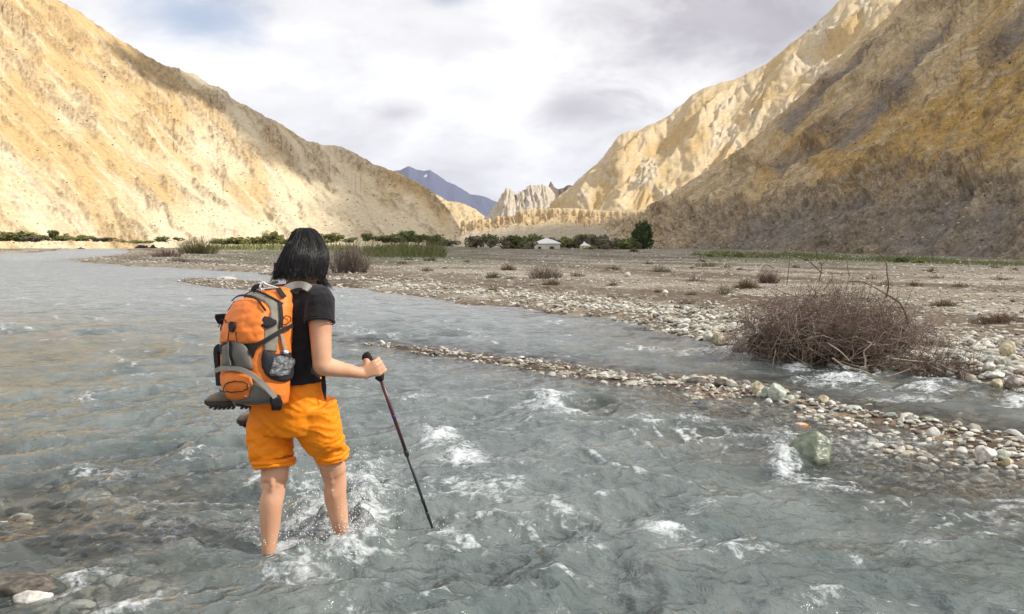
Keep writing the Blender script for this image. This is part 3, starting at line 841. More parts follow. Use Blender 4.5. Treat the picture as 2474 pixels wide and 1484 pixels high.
def build_water():
    rs = np.concatenate([[0.15, 0.5, 0.9, 1.4, 1.9, 2.3, 2.6], px_rows(1570, 1490, 16), px_rows(1486, 606, 330), [200, 250, 320, 420, 600]])
    X, Y, na = polar(rs, 0.092)
    x = X.ravel(); y = Y.ravel()
    R = np.hypot(x, y)
    a, b, c, d2, s = [q.ravel() for q in land_d(X, Y)]
    al = x * FL[0] + y * FL[1]; pe = -x * FL[1] + y * FL[0]
    res = R ** 2 / (CAM_H * FPX) * 2.2           # radial vertex spacing
    def amp(l): return sstep(0.9, 0.25, res / l)
    wx = 0.35 * fbm(x * 0.8, y * 0.8, 3, seed=51); wy = 0.35 * fbm(x * 0.8 + 9, y * 0.8, 3, seed=52)
    rid = lambda u, w, sd: (1.12 - np.sqrt(noise2(u, w, sd) ** 2 + 0.006) * 1.5)
    patch = sstep(-0.35, 0.4, fbm(al * 0.3, pe * 0.4, 3, seed=53))
    h = 0.062 * (fbm(al * 0.55 + wx, pe * 0.5 + wy, 3, seed=54)) * amp(1.6)
    h = h + 0.066 * (0.3 + patch) * (rid(al * 1.5 + wx * 1.4, pe * 0.95 + wy * 1.3, 55) - 0.55) * amp(0.7)
    h = h + 0.027 * (rid(al * 3.4 + wx * 2, pe * 2.3 + wy * 2, 57) - 0.55) * amp(0.32) * (0.7 + 0.75 * patch)
    h = h + 0.015 * (rid(x * 6.2 + wx * 3, y * 7.4 + wy * 3, 59) - 0.5) * amp(0.16)
    h = h + 0.0085 * (rid(x * 13 + wx * 5, y * 15 + wy * 5, 61) - 0.5) * amp(0.08)
    calm = sstep(0.0, 0.7, np.maximum.reduce([s + 0.3, c + 0.4, a + 0.3, d2 + 0.5]))
    h = h * (1 - 0.62 * calm)
    fo = np.zeros_like(h)
    # pixel position of each vertex, to set the seen standing waves where they are in the river
    depth = y * CP + CAM_H * SP
    px = IW / 2 + FPX * x / np.maximum(depth, 0.05)
    py = IH / 2 + FPX * (CAM_H * CP - y * SP) / np.maximum(depth, 0.05)
    lace = fbm(x * 7 + wx * 4, y * 7 + wy * 4, 4, 0.6, seed=63)
    brk = fbm(x * 2.6 + wx, y * 2.6, 3, seed=67)
    front = y > 1.0
    strk = fbm(al * 1.3 + wx * 2, pe * 5.5 + wy * 3, 3, seed=68)
    for (fx, fy, fw, fh, fz, fa) in FOAM:
        e = ((px - fx) / fw) ** 2 + ((py - fy) / fh) ** 2
        e = np.where(front, e * np.exp(-1.8 * brk - 1.0 * strk), 99)
        k = np.exp(-e * 0.9)
        h = h + k * fz * 0.5 * (0.35 + 0.9 * rid(x * 5 + wx * 3, y * 5 + wy * 3, 65) * (0.5 + 0.5 * k))
        h = h + k * fa * 0.022 * lace
        fo = np.maximum(fo, fa * np.exp(-e * 0.55) * (0.72 + 0.75 * lace))
    # whitecaps along the sharpest crests
    cr = rid(al * 1.5 + wx * 1.4, pe * 0.95 + wy * 1.3, 55)
    cap = sstep(0.70, 0.98, cr) * patch * sstep(-0.15, 0.3, fbm(x * 0.9, y * 0.9, 3, seed=69))
    cap2 = sstep(0.78, 1.0, rid(al * 3.4 + wx * 2, pe * 2.3 + wy * 2, 57)) * sstep(-0.05, 0.35, fbm(x * 1.7, y * 1.7, 3, seed=70))
    fo = np.maximum(fo, (0.55 * cap + 0.45 * cap2) * (0.7 + 0.8 * lace) * (1 - calm))
    # thin lines of foam drawn out along the current
    ln = sstep(0.86, 1.0, rid(pe * 1.7 + wx * 1.6 + 0.5 * fbm(al * 0.8, pe * 0.8, 2, seed=72), al * 0.32 + wy, 73))
    ln2 = sstep(0.84, 1.0, rid(pe * 3.6 + wx * 3, al * 0.8 + wy * 2, 74))
    gate = sstep(0.0, 0.35, fbm(x * 0.55, y * 0.55, 3, seed=75)); gate2 = sstep(0.05, 0.4, fbm(x * 0.9 + 4, y * 0.9, 3, seed=76))
    fo = np.maximum(fo, (0.58 * ln * gate + 0.50 * ln2 * gate2) * (0.65 + 0.9 * lace) * (1 - 0.6 * calm))
    h = h + 0.012 * ln * gate
    H = ground_h(X, Y, [q.reshape(X.shape) for q in (a, b, c, d2, s)]).ravel()
    # the boulder parts the stream: piled up upstream, a hollow behind it
    for (bx, by, bw) in BOULDER_WAKE:
        uu = (x - bx) * FL[0] + (y - by) * FL[1]; ww = -(x - bx) * FL[1] + (y - by) * FL[0]
        h = h + 0.05 * np.exp(-(((uu + bw * 1.1) / (bw * 0.7)) ** 2 + (ww / (bw * 1.2)) ** 2)) - 0.035 * np.exp(-(((uu - bw * 1.3) / bw) ** 2 + (ww / (bw * 0.8)) ** 2))
    deep = np.clip((h - H), 0, 1)
    under = H > 0.10
    h = np.where(under, np.minimum(h, H - 0.06), h)
    v = np.stack([x, y, h], 1)
    q = grid_quads(na, len(rs), True)
    keep = ~(under[q].all(1))
    q = q[keep]
    used = np.zeros(len(v), bool); used[q.ravel()] = True
    idx = np.cumsum(used) - 1
    o = obj('river_water', v[used], idx[q], None, mat_water(), attrs={'foam': np.clip(fo, 0, 1)[used], 'deep': deep[used], 'chop': sstep(6, 28, R)[used]})
    tag(o, kind='structure')
    global WATER_XY, WATER_Z
    return o

def mat_water():
    m, nt, b = new_mat('glacial_water')
    N = nt.nodes.new; L = nt.links.new
    nt.nodes.remove(b)
    out = nt.nodes['Material Output']
    tc = N('ShaderNodeTexCoord')
    mp = N('ShaderNodeMapping'); mp.inputs['Rotation'].default_value = (0, 0, math.radians(-35)); mp.inputs['Scale'].default_value = (1.0, 1.0, 1.0)
    L(tc.outputs['Object'], mp.inputs[0])
    fo = N('ShaderNodeAttribute'); fo.attribute_name = 'foam'
    dp = N('ShaderNodeAttribute'); dp.attribute_name = 'deep'
    def noise(s, d, r, dist=0.0):
        n = N('ShaderNodeTexNoise'); n.inputs['Scale'].default_value = s; n.inputs['Detail'].default_value = d; n.inputs['Roughness'].default_value = r; n.inputs['Distortion'].default_value = dist
        L(mp.outputs[0], n.inputs['Vector']); return n.outputs['Fac']
    def mr(src, a, b_, c, d):
        r = N('ShaderNodeMapRange'); r.inputs[1].default_value = a; r.inputs[2].default_value = b_; r.inputs[3].default_value = c; r.inputs[4].default_value = d
        L(src, r.inputs[0]); return r.outputs[0]
    def mth(op, a, b_):
        r = N('ShaderNodeMath'); r.operation = op
        for k, s in enumerate((a, b_)):
            if isinstance(s, (int, float)): r.inputs[k].default_value = s
            else: L(s, r.inputs[k])
        return r.outputs[0]
    n1 = noise(4.0, 5, 0.6, 0.6); n2 = noise(16.0, 4, 0.6, 0.4); n3 = noise(60.0, 2, 0.5)
    n0 = noise(1.1, 3, 0.55, 0.4)
    hsum = mth('ADD', mth('ADD', mth('ADD', mth('MULTIPLY', n0, 5.0), mth('MULTIPLY', n1, 1.0)), mth('MULTIPLY', n2, 0.28)), mth('MULTIPLY', n3, 0.06))
    bp = N('ShaderNodeBump'); bp.inputs['Strength'].default_value = 1.0; bp.inputs['Distance'].default_value = 0.045
    L(hsum, bp.inputs['Height'])
    # milky body colour, silt clouds
    silt = N('ShaderNodeValToRGB')
    e = silt.color_ramp.elements
    e[0].position = 0.3; e[0].color = (0.085, 0.112, 0.110, 1)
    e[1].position = 0.75; e[1].color = (0.205, 0.226, 0.218, 1)
    L(noise(1.3, 5, 0.6, 0.5), silt.inputs[0])
    body = N('ShaderNodeBsdfDiffuse'); L(silt.outputs[0], body.inputs['Color'])
    L(bp.outputs[0], body.inputs['Normal'])
    tr = N('ShaderNodeBsdfTransparent'); tr.inputs['Color'].default_value = (0.92, 0.94, 0.93, 1)
    turb = mr(dp.outputs['Fac'], 0.02, 0.27, 0.05, 0.95)
    mix1 = N('ShaderNodeMixShader'); L(turb, mix1.inputs[0]); L(tr.outputs[0], mix1.inputs[1]); L(body.outputs[0], mix1.inputs[2])
    chop = N('ShaderNodeAttribute'); chop.attribute_name = 'chop'      # unresolved ripples further off
    gl = N('ShaderNodeBsdfGlossy'); L(mr(chop.outputs['Fac'], 0.0, 1.0, 0.11, 0.50), gl.inputs['Roughness']); L(bp.outputs[0], gl.inputs['Normal'])
    fr = N('ShaderNodeFresnel'); fr.inputs['IOR'].default_value = 1.33; L(bp.outputs[0], fr.inputs['Normal'])
    mix2 = N('ShaderNodeMixShader'); L(fr.outputs[0], mix2.inputs[0]); L(mix1.outputs[0], mix2.inputs[1]); L(gl.outputs[0], mix2.inputs[2])
    foam = N('ShaderNodeBsdfDiffuse'); foam.inputs['Color'].default_value = (0.72, 0.75, 0.77, 1)
    fb = N('ShaderNodeBump'); fb.inputs['Strength'].default_value = 0.9; fb.inputs['Distance'].default_value = 0.03; L(n2, fb.inputs['Height']); L(fb.outputs[0], foam.inputs['Normal'])
    lace = noise(22.0, 5, 0.65, 0.8); web = noise(7.0, 4, 0.6, 0.9)
    wb = mth('SUBTRACT', 1.0, mth('MULTIPLY', mth('ABSOLUTE', mth('SUBTRACT', web, 0.5), 0.0), 7.0))
    ff = mth('ADD', fo.outputs['Fac'], mth('ADD', mth('MULTIPLY', mth('SUBTRACT', lace, 0.5), 1.3), mth('MULTIPLY', mth('SUBTRACT', wb, 0.5), 0.35)))
    ff = mr(ff, 0.34, 0.95, 0.0, 0.85)
    ff = mth('MULTIPLY', ff, mr(fo.outputs['Fac'], 0.03, 0.30, 0.0, 1.0))
    mix3_ = N('ShaderNodeMixShader'); L(ff, mix3_.inputs[0]); L(mix2.outputs[0], mix3_.inputs[1]); L(foam.outputs[0], mix3_.inputs[2])
    L(mix3_.outputs[0], out.inputs['Surface'])
    return m

_b = G(1965, 1125)
BOULDER_WAKE = [(_b[0], _b[1], 0.17)]
water = build_water()
# ------------------------------------------------------------------ the hiker
M_skin = mat_noise('skin', (0.52, 0.265, 0.155), (0.66, 0.375, 0.235), scale=9, rough=0.42, bump=0.12, bscale=160, spec=0.4, bdist=0.003, c3=(0.60, 0.29, 0.18))
_b = M_skin.node_tree.nodes['Principled BSDF']
_b.inputs['Subsurface Weight'].default_value = 0.12
_b.inputs['Subsurface Radius'].default_value = (0.02, 0.008, 0.004)
M_shirt = mat_noise('black_cotton', (0.013, 0.012, 0.014), (0.020, 0.018, 0.020), scale=30, rough=0.95, bump=0.3, bscale=500, spec=0.15, sheen=0.15, bdist=0.001)
M_shorts = mat_noise('orange_nylon', (0.86, 0.235, 0.003), (0.94, 0.275, 0.004), scale=9, rough=0.62, bump=0.25, bscale=60, spec=0.3, bdist=0.004)
M_hair = mat_noise('black_hair', (0.004, 0.0035, 0.004), (0.009, 0.007, 0.0075), scale=40, rough=0.4, bump=0.0, spec=0.4)
M_nail = mat_noise('nail', (0.60, 0.36, 0.28), (0.64, 0.40, 0.31), scale=50, rough=0.3, bump=0)
M_eye = mat_noise('eye', (0.75, 0.74, 0.72), (0.8, 0.79, 0.77), scale=20, rough=0.2, bump=0)
M_iris = mat_noise('iris', (0.02, 0.012, 0.008), (0.03, 0.02, 0.012), scale=60, rough=0.15, bump=0)
M_lip = mat_noise('lip', (0.42, 0.14, 0.11), (0.46, 0.17, 0.13), scale=60, rough=0.4, bump=0)

TH_T = math.radians(50.0)                      # torso heading, to the right of the view
TH_H = math.radians(34.0)                      # hips heading
def axes(th):
    return np.array([math.cos(th), -math.sin(th), 0.0]), np.array([math.sin(th), math.cos(th), 0.0])   # right, forward
RT, FT = axes(TH_T)
RH, FH = axes(TH_H)
UP = np.array([0, 0, 1.0])

def ell(ctr, R, F, a, b, n=28, e=2.3):
    th = np.arange(n) * 2 * np.pi / n
    c, s = np.cos(th), np.sin(th)
    k = (np.abs(c) ** e + np.abs(s) ** e) ** (-1 / e)
    return np.asarray(ctr) + (a * k * c)[:, None] * R + (b * k * s)[:, None] * F

def limb(mb, pts, rad, sides=20, n=18):
    p = spline(pts, n)
    r = np.interp(np.linspace(0, len(rad) - 1, n), np.arange(len(rad)), rad)
    mb.tube(p, r, sides)

def ball(mb, c, r, R=None, sc3=(1, 1, 1)):
    th = np.linspace(0.12, np.pi - 0.12, 9)
    R3 = np.eye(3) if R is None else np.asarray(R)
    rings = []
    for t in th:
        ph = np.arange(16) * 2 * np.pi / 16
        v = np.stack([np.sin(t) * np.cos(ph) * sc3[0], np.sin(t) * np.sin(ph) * sc3[1], np.full(16, -np.cos(t)) * sc3[2]], 1) * r
        rings.append(np.asarray(c) + v @ R3)
    mb.add(*loft(rings))

# joints
hipL, kneeL, ankL = P(672, 990, 3.92), P(664, 1160, 3.84), P(648, 1336, 3.785)
hipR, kneeR, ankR = P(752, 990, 3.84), P(808, 1140, 3.93), P(826, 1312, 3.93)
shR, elR, wrR = P(771, 728, 3.77), P(778, 884, 3.71), P(876, 903, 3.85)
shL, elL, wrL = P(672, 726, 4.02), P(690, 860, 4.10), P(735, 905, 4.22)
TORSO = [(1020, 700, 3.87, .15, .12), (985, 701, 3.87, .165, .128), (940, 703, 3.87, .15, .112), (900, 706, 3.87, .135, .10), (850, 710, 3.87, .132, .098), (800, 714, 3.87, .142, .106), (755, 718, 3.875, .155, .108), (725, 720, 3.88, .155, .098), (703, 722, 3.89, .115, .08), (688, 724, 3.90, .062, .06)]
headC = P(735, 633, 3.945)
TH_HEAD = math.radians(58.0)
Rh, Fh0 = axes(TH_HEAD)
tilt = math.radians(20)
Fh = Fh0 * math.cos(tilt) - UP * math.sin(tilt)
Uh = np.cross(Rh, Fh)

body = MB()
rings = []
for (py, cx, d, a, b) in TORSO:
    w = sstep(990, 880, np.array(py)).item()
    R, F = axes(TH_H + (TH_T - TH_H) * w)
    rings.append(ell(P(cx, py, d), R, F, a, b))
body.add(*loft(rings))
neck0 = P(724, 700, 3.895); neck1 = headC - Uh * 0.06 - Fh * 0.02
limb(body, [neck0, (neck0 + neck1) / 2, neck1], [.062, .054, .053])
# head: skull, face wedge, jaw
H = lambda f, r, u: headC + Fh * f + Rh * r + Uh * u
hr = []
for u, fc, rw, fd in [(-.118, .045, .018, .022), (-.108, .040, .034, .040), (-.09, .030, .050, .062), (-.06, .018, .060, .082), (-.02, .004, .068, .094), (.02, -.002, .073, .098), (.06, -.006, .070, .094), (.09, -.008, .055, .076), (.108, -.008, .032, .046)]:
    hr.append(ell(H(fc, 0, u), Rh, Fh, rw, fd, 24, 2.1))
body.add(*loft(hr))
limb(body, [H(.088, 0, .012), H(.105, 0, -.015), H(.112, 0, -.03), H(.098, 0, -.036)], [.008, .010, .013, .008], 10, 10)   # nose
limb(body, [H(.088, -.026, -.064), H(.096, 0, -.062), H(.088, .026, -.064)], [.006, .008, .006], 8, 8)
limb(body, [H(.088, -.022, -.074), H(.095, 0, -.075), H(.088, .022, -.074)], [.006, .008, .006], 8, 8)
for s in (-1, 1):
    limb(body, [H(.085, s * .012, .022), H(.088, s * .03, .026), H(.075, s * .05, .02)], [.007, .009, .006], 8, 8)          # brow
    limb(body, [H(-.012, s * .070, .02), H(-.02, s * .078, .008), H(-.016, s * .077, -.02), H(-.006, s * .070, -.034)], [.007, .010, .009, .006], 8, 10)   # ear

def arm(sh, el, wr):
    m = lambda a, b, t: a + (b - a) * t
    limb(body, [sh, m(sh, el, .3), m(sh, el, .65), el], [.058, .052, .046, .041], 20)
    limb(body, [m(sh, el, .9), el, m(el, wr, .12), m(el, wr, .35), m(el, wr, .7), wr], [.040, .041, .042, .038, .029, .0245], 20)
    ball(body, el, .0405)
arm(shR, elR, wrR); arm(shL, elL, wrL)
ball(body, shR, .062); ball(body, shL, .062)

def leg(hip, knee, ank, F, R):
    m = lambda a, b, t: a + (b - a) * t
    limb(body, [hip, m(hip, knee, .3), m(hip, knee, .7), knee], [.088, .080, .066, .058], 22)
    c = -F
    limb(body, [m(hip, knee, .88), knee, m(knee, ank, .14), m(knee, ank, .34) + c * .010, m(knee, ank, .58) + c * .004, m(knee, ank, .84), ank, ank - UP * .05],
         [.057, .053, .051, .052, .046, .035, .031, .036], 22, 30)
    for s in (-1, 1):   # the two heads of the calf muscle
        limb(body, [m(knee, ank, .12) + c * .022 + R * s * .016, m(knee, ank, .27) + c * .030 + R * s * .019, m(knee, ank, .42) + c * .025 + R * s * .018, m(knee, ank, .60) + c * .010 + R * s * .010], [.018, .026, .025 if s < 0 else .023, .016], 12, 12)
    for s in (-1, 1):   # tendons beside the hollow of the knee
        limb(body, [m(hip, knee, .8) + c * .040 + R * s * .030, knee + c * .044 + R * s * .030, m(knee, ank, .14) + c * .036 + R * s * .022], [.014, .013, .012], 10, 10)
    heel = ank - UP * .085 - F * .035
    limb(body, [heel, ank - UP * .075, ank - UP * .09 + F * .08, ank - UP * .115 + F * .15, ank - UP * .125 + F * .19], [.028, .036, .033, .027, .014], 14, 16)
    for k in range(5):
        t0 = ank - UP * .118 + F * .17 + R * (k - 2) * .017
        limb(body, [t0, t0 + F * (.04 - .004 * abs(k - 1)) - UP * .006], [.011, .009], 10, 6)
leg(hipL, kneeL, ankL, *(axes(TH_H)[::-1]))
leg(hipR, kneeR, ankR, *(axes(TH_H + 0.15)[::-1]))

# right hand closed round the pole grip
gripA, gripB = P(889, 862, 3.885), P(917, 909, 3.90)
axg = unit(gripB - gripA)
toC = unit(np.array([0, 0, CAM_H]) - gripA); cdir = unit(toC - axg * (toC @ axg))
sdir = np.cross(cdir, axg); sdir = sdir if sdir[0] > 0 else -sdir
gl = np.linalg.norm(gripB - gripA)
def gpt(t, s, c): return gripA + axg * (t * gl) + sdir * s + cdir * c
NAILS = []
palm_pts = []
for k, t in enumerate((.26, .46, .66, .85)):
    kn = gpt(t, .014 - .002 * k, .041 - .002 * abs(k - 1))
    r = (.0098, .0102, .0098, .0086)[k]
    palm_pts.append(kn)
    limb(body, [wrR + axg * (-.012 + .008 * k) + cdir * .004, wrR * .5 + kn * .5 + cdir * .004, kn], [.0185, .0150, .0125], 12, 10)
    path = [kn, gpt(t + .02, .034, .022), gpt(t + .03, .034, -.006), gpt(t + .03, .012, -.026), gpt(t + .02, -.010, -.024)]
    limb(body, path, [r * 1.08, r * 1.02, r * .96, r * .9, r * .78], 12, 18)
    NAILS.append((path[-1], path[-2], k))
limb(body, [wrR - axg * .012, wrR * .55 + gpt(.1, -.012, .03) * .45, gpt(.10, -.014, .026), gpt(.08, -.024, .004), gpt(.10, -.014, -.020)], [.021, .019, .0140, .0115, .009], 12, 18)   # thumb
# left hand, relaxed
dL = unit(wrL - elL); sL = unit(np.cross(dL, UP)); uL = np.cross(sL, dL)
limb(body, [wrL, wrL + dL * .04, wrL + dL * .085], [.026, .034, .030], 14, 8)
for k in range(4):
    b0 = wrL + dL * .085 + sL * (k - 1.5) * .019
    ln = (.062, .07, .066, .052)[k]
    limb(body, [b0 - dL * .01, b0 + dL * ln * .45 - uL * .006, b0 + dL * ln * .8 - uL * .022, b0 + dL * ln * .9 - uL * .036], [.0098, .0092, .0085, .007], 10, 10)
limb(body, [wrL + dL * .025 - sL * .022, wrL + dL * .055 - sL * .042, wrL + dL * .085 - sL * .046 - uL * .012], [.014, .011, .008], 10, 8)

v, n, q = remesh(body, 0.006, 2)
for (kn_, an_, F_) in ((kneeL, ankL, axes(TH_H)[1]), (kneeR, ankR, axes(TH_H + 0.15)[1])):     # skin folds behind the knees
    ax_ = unit(an_ - kn_); d_ = v - kn_; t_ = d_ @ ax_; b_ = -(d_ @ F_); rd = np.linalg.norm(d_ - t_[:, None] * ax_, axis=1)
    k_ = (rd < .09) * sstep(.01, .04, b_)
    side_ = d_ @ np.cross(ax_, F_)
    v = v + F_ * (k_ * (.0035 * np.exp(-((t_ - .012 - 2.5 * side_ ** 2 / .05 * .2) / .007) ** 2) + .0015 * np.exp(-((t_ + .02) / .006) ** 2)))[:, None]
hiker = empty('person', (float(P(705, 1330, 3.86)[0]), 3.86, -0.16))
HO = np.array(hiker.location)
tag(hiker, 'person in black t-shirt and rolled orange shorts wading the river with an orange backpack', 'person')
obj('body', v - HO, q, None, M_skin, hiker)
BODY_V = v

def part(name, v, q, t, mat, parent, **kw):
    return obj(name, np.asarray(v) - HO, q, t, mat, parent, **kw)

for s in (-1, 1):
    mb = MB(); ball(mb, H(.080, s * .031, .006), .0125); e = part('eye', *mb.arrays(), M_eye, hiker)
    mb = MB(); ball(mb, H(.0885, s * .031, .006), .0062); part('iris', *mb.arrays(), M_iris, e)
mb = MB(); limb(mb, [H(.092, -.022, -.0685), H(.1025, 0, -.068), H(.092, .022, -.0685)], [.003, .006, .003], 8, 10); part('mouth', *mb.arrays(), M_lip, hiker)

# --- t-shirt
sh = MB(); rings = []
for k, (py, cx, d, a, b) in enumerate([(918, 705, 3.87, .152, .116)] + [t for t in TORSO if t[0] < 910]):
    w = sstep(990, 880, np.array(py)).item()
    R, F = axes(TH_H + (TH_T - TH_H) * w)
    g = .016 if py > 790 else .012
    rings.append(ell(P(cx, py, d), R, F, a + g, b + g, 32))
sh.add(*loft(rings))
limb(sh, [P(724, 700, 3.895), P(725, 684, 3.90)], [.072, .064], 20, 5)
for (s0, s1, tip) in ((shR, elR, P(772, 778, 3.735)), (shL, elL, shL + (elL - shL) * .36)):
    inn = s0 + (P(722, 722, 3.88) - s0) * .55
    limb(sh, [inn, s0 + UP * .004, s0 + (tip - s0) * .45, tip], [.075, .066, .067, .0665], 24, 16)
v, n, q = remesh(sh, 0.006, 4)
zz = (v[:, 2] - 0.75)
fold = fbm3(v * np.array([1, 1, 0.45]), 17, 3, seed=5)
side = v @ RT
low = sstep(1.05, 0.80, v[:, 2])
v = v + n * (0.0065 * fold * (0.5 + low) + 0.004 * fbm3(v, 45, 2, seed=8))[:, None]
SHIRT_V = v; SHIRT_Q = q
part('t_shirt', v, q, None, M_shirt, hiker)
mb = MB()
th = np.linspace(0, 2 * np.pi, 33)
cuff = P(772, 778, 3.735); du = unit(cuff - shR); a0 = unit(np.cross(du, FT)); b0 = np.cross(du, a0)
mb.tube(np.array([cuff + du * .002 + (a0 * math.cos(t) + b0 * math.sin(t)) * .0655 for t in th]), .0035, 6, False)
part('sleeve_hem', *mb.arrays(), M_shirt, hiker)

# --- rolled-up shorts
so = MB(); rings = []
for (py, cx, d, a, b) in [(1042, 702, 3.87, .160, .132), (1015, 699, 3.87, .176, .142), (985, 698, 3.87, .183, .144), (955, 701, 3.87, .176, .134), (930, 705, 3.87, .164, .120), (906, 708, 3.87, .152, .110)]:
    rings.append(ell(P(cx, py, d), RH, FH, a, b, 32))
so.add(*loft(rings))
cufL, cufR = P(660, 1112, 3.855), P(799, 1092, 3.905)
limb(so, [hipL + UP * .02 - RH * .01, P(652, 1045, 3.89), P(655, 1090, 3.865), cufL], [.114, .107, .098, .092], 28, 20)
limb(so, [hipR + UP * .02, P(772, 1040, 3.86), P(791, 1072, 3.89), cufR], [.116, .104, .086, .073], 28, 20)
v, n, q = remesh(so, 0.0062, 4)
def seg_t(v, a, b):
    ab = b - a
    return np.clip(((v - a) @ ab) / (ab @ ab), 0, 1.2), np.linalg.norm(v - a - np.clip(((v - a) @ ab) / (ab @ ab), 0, 1)[:, None] * ab, axis=1)
tL, dL_ = seg_t(v, hipL, cufL); tR, dR_ = seg_t(v, hipR, cufR)
isL = dL_ < dR_
tt = np.where(isL, tL, tR)
near = sstep(0.35, 0.95, tt)
s1 = v @ RH; s2 = v @ FH
diag = ridged(v[:, 2] * 11 + s1 * 6.5 + 0.5 * fbm3(v, 6, 2, seed=2), s2 * 6 - s1 * 2, 3, 0.55, seed=12)
diag2 = ridged(v[:, 2] * 17 - s1 * 7 + 0.6 * fbm3(v, 8, 2, seed=3), s2 * 8 + s1 * 3, 3, 0.55, seed=18)
fold3 = ridged(v[:, 2] * 30 + s1 * 16 + 1.2 * fbm3(v, 7, 2, seed=6), s2 * 9 - s1 * 5, 2, 0.5, seed=26) ** 2
crk = ridged(v[:, 2] * 38 + 2.5 * fbm3(v, 14, 2, seed=4), (s1 + s2) * 13, 2, 0.5, seed=22)
v = v + n * ((0.012 * (diag - 0.5) * (0.4 + 0.6 * near) + 0.011 * (diag2 - 0.5) * (0.35 + 0.8 * near) + 0.006 * (fold3 - 0.5) + 0.007 * (crk - 0.5) * sstep(0.75, 1.0, tt)))[:, None]
shorts = part('shorts', v, q, None, M_shorts, hiker)
SHORTS_V = v; SHORTS_Q = q
for (cf, kn, ra, sq) in ((cufL, kneeL, .089, 1.0), (cufR, kneeR, .072, 1.0)):
    du = unit(kn - cf); a0 = unit(np.cross(du, FH)); b0 = np.cross(du, a0)
    cb = MB()
    for ring_, (off, rr, tr) in enumerate(((.004, ra * 1.0, .0125), (.020, ra * .965, .0115))):
        th = np.arange(56) * 2 * np.pi / 56
        wob = fbm(np.cos(th) * 2.5 + ring_ * 7, np.sin(th) * 2.5, 3, seed=30)
        c = cf + du * (off + .007 * wob)[:, None] + (a0[None] * np.cos(th)[:, None] + b0[None] * np.sin(th)[:, None]) * (rr * (1 + .05 * wob))[:, None]
        c = np.concatenate([c, c[:1]])
        tv, tq, _ = tube(c, tr * (1 + .35 * fbm(np.linspace(0, 9, 57), np.full(57, ring_ * 3.3), 2, seed=34)), 10, False)
        cb.add(tv, tq)
    part('rolled_cuff', *cb.arrays(), M_shorts, hiker)
# waist strap hanging in front of the shorts
M_strap = mat_noise('black_webbing', (0.010, 0.010, 0.011), (0.018, 0.017, 0.018), scale=60, rough=0.75, bump=0.4, bscale=900, bdist=0.001)

# --- hair: an uneven shell and loose strands
LV = [(549, 737, 6), (553, 738, 17), (560, 737, 27), (574, 739, 35), (590, 739, 44), (610, 737, 53), (628, 733, 57.5), (646, 728, 60), (662, 725, 59), (670, 725, 54)]
rings = []
ppm = FPX / 3.93
for (py, cx, hw) in LV[:-1]:
    c = P(cx, py, 3.945 - 0.0006 * (py - 600))
    rx = hw / ppm
    dpt = min(rx, .108)
    rings.append(ell(c, np.array([1.0, 0, 0]), np.array([0, 1.0, 0]), rx, dpt, 40, 2.05))
hm = MB(); hm.add(*loft(rings))
limb(hm, [P(770, 640, 3.95), P(766, 668, 3.95), P(766, 697, 3.95)], [.046, .032, .012], 14, 10)
limb(hm, [P(680, 640, 3.93), P(674, 660, 3.92), P(668, 671, 3.92)], [.040, .026, .010], 14, 10)
v, n, q = remesh(hm, 0.005, 5)
ang = np.arctan2(v[:, 1] - 3.94, v[:, 0] - P(735, 600, 3.94)[0])
v = v + n * (0.012 * fbm(ang * 4 + v[:, 2] * 3, v[:, 2] * 6, 3, seed=41) + 0.004 * fbm(ang * 15 + 1.5 * np.sin(v[:, 2] * 14), v[:, 2] * 6 + ang, 3, seed=43) - .004)[:, None]
hair = part('hair', v, q, None, M_hair, hiker)
hb = MB()
zl = [P(0, py, 3.94)[2] for py, _, _ in LV]
for k in range(1450):
    a = rng.uniform(0, 2 * np.pi)
    end = rng.uniform(8.2, 9.0) + (0.0)
    i0 = rng.uniform(0.3, 5.5)
    pts = []
    clump = noise2(np.array([a * 3.0]), np.array([2.2]), 9)[0]; lift = .001 + .009 * clump + rng.uniform(-.003, .004); dr = rng.uniform(-.25, .25) + .3 * clump; wv = rng.uniform(0, 6.28)
    st = np.linspace(i0, rng.uniform(7.4, 9.0) if not 0.1 < ((a + .35) % (2 * np.pi)) < 1.0 else 9.0, 9)
    for j, s in enumerate(st):
        k0 = min(int(s), 8); f = s - k0
        A = np.array(LV[k0]) * (1 - f) + np.array(LV[k0 + 1]) * f
        c = P(A[1], A[0], 3.945 - 0.0006 * (A[0] - 600)); rx = A[2] / ppm; dy = min(rx, .108)
        aa = a + dr * (j / 8.0) ** 1.5 + .05 * math.sin(wv + j * .9)
        pts.append(c + np.array([math.cos(aa) * (rx + lift), math.sin(aa) * (dy + lift), 0]))
    tipdir = np.array([math.cos(a) * rng.uniform(-.3, .9), math.sin(a) * .3, -1.0])
    ln = rng.uniform(.0, .022) + (0.055 * rng.uniform(.4, 1) if 0.25 < ((a + .35) % (2 * np.pi)) < 0.95 else 0)
    if math.cos(a) < -.6: tipdir[0] -= .5
    pts.append(pts[-1] + tipdir * ln * .5 + rng.normal(0, .003, 3)); pts.append(pts[-1] + tipdir * ln * .5 + rng.normal(0, .004, 3))
    r = np.concatenate([np.full(8, rng.uniform(.0006, .0012)), [.0009, .0007, .0003]])
    hb.tube(np.array(pts), r, 3, False)
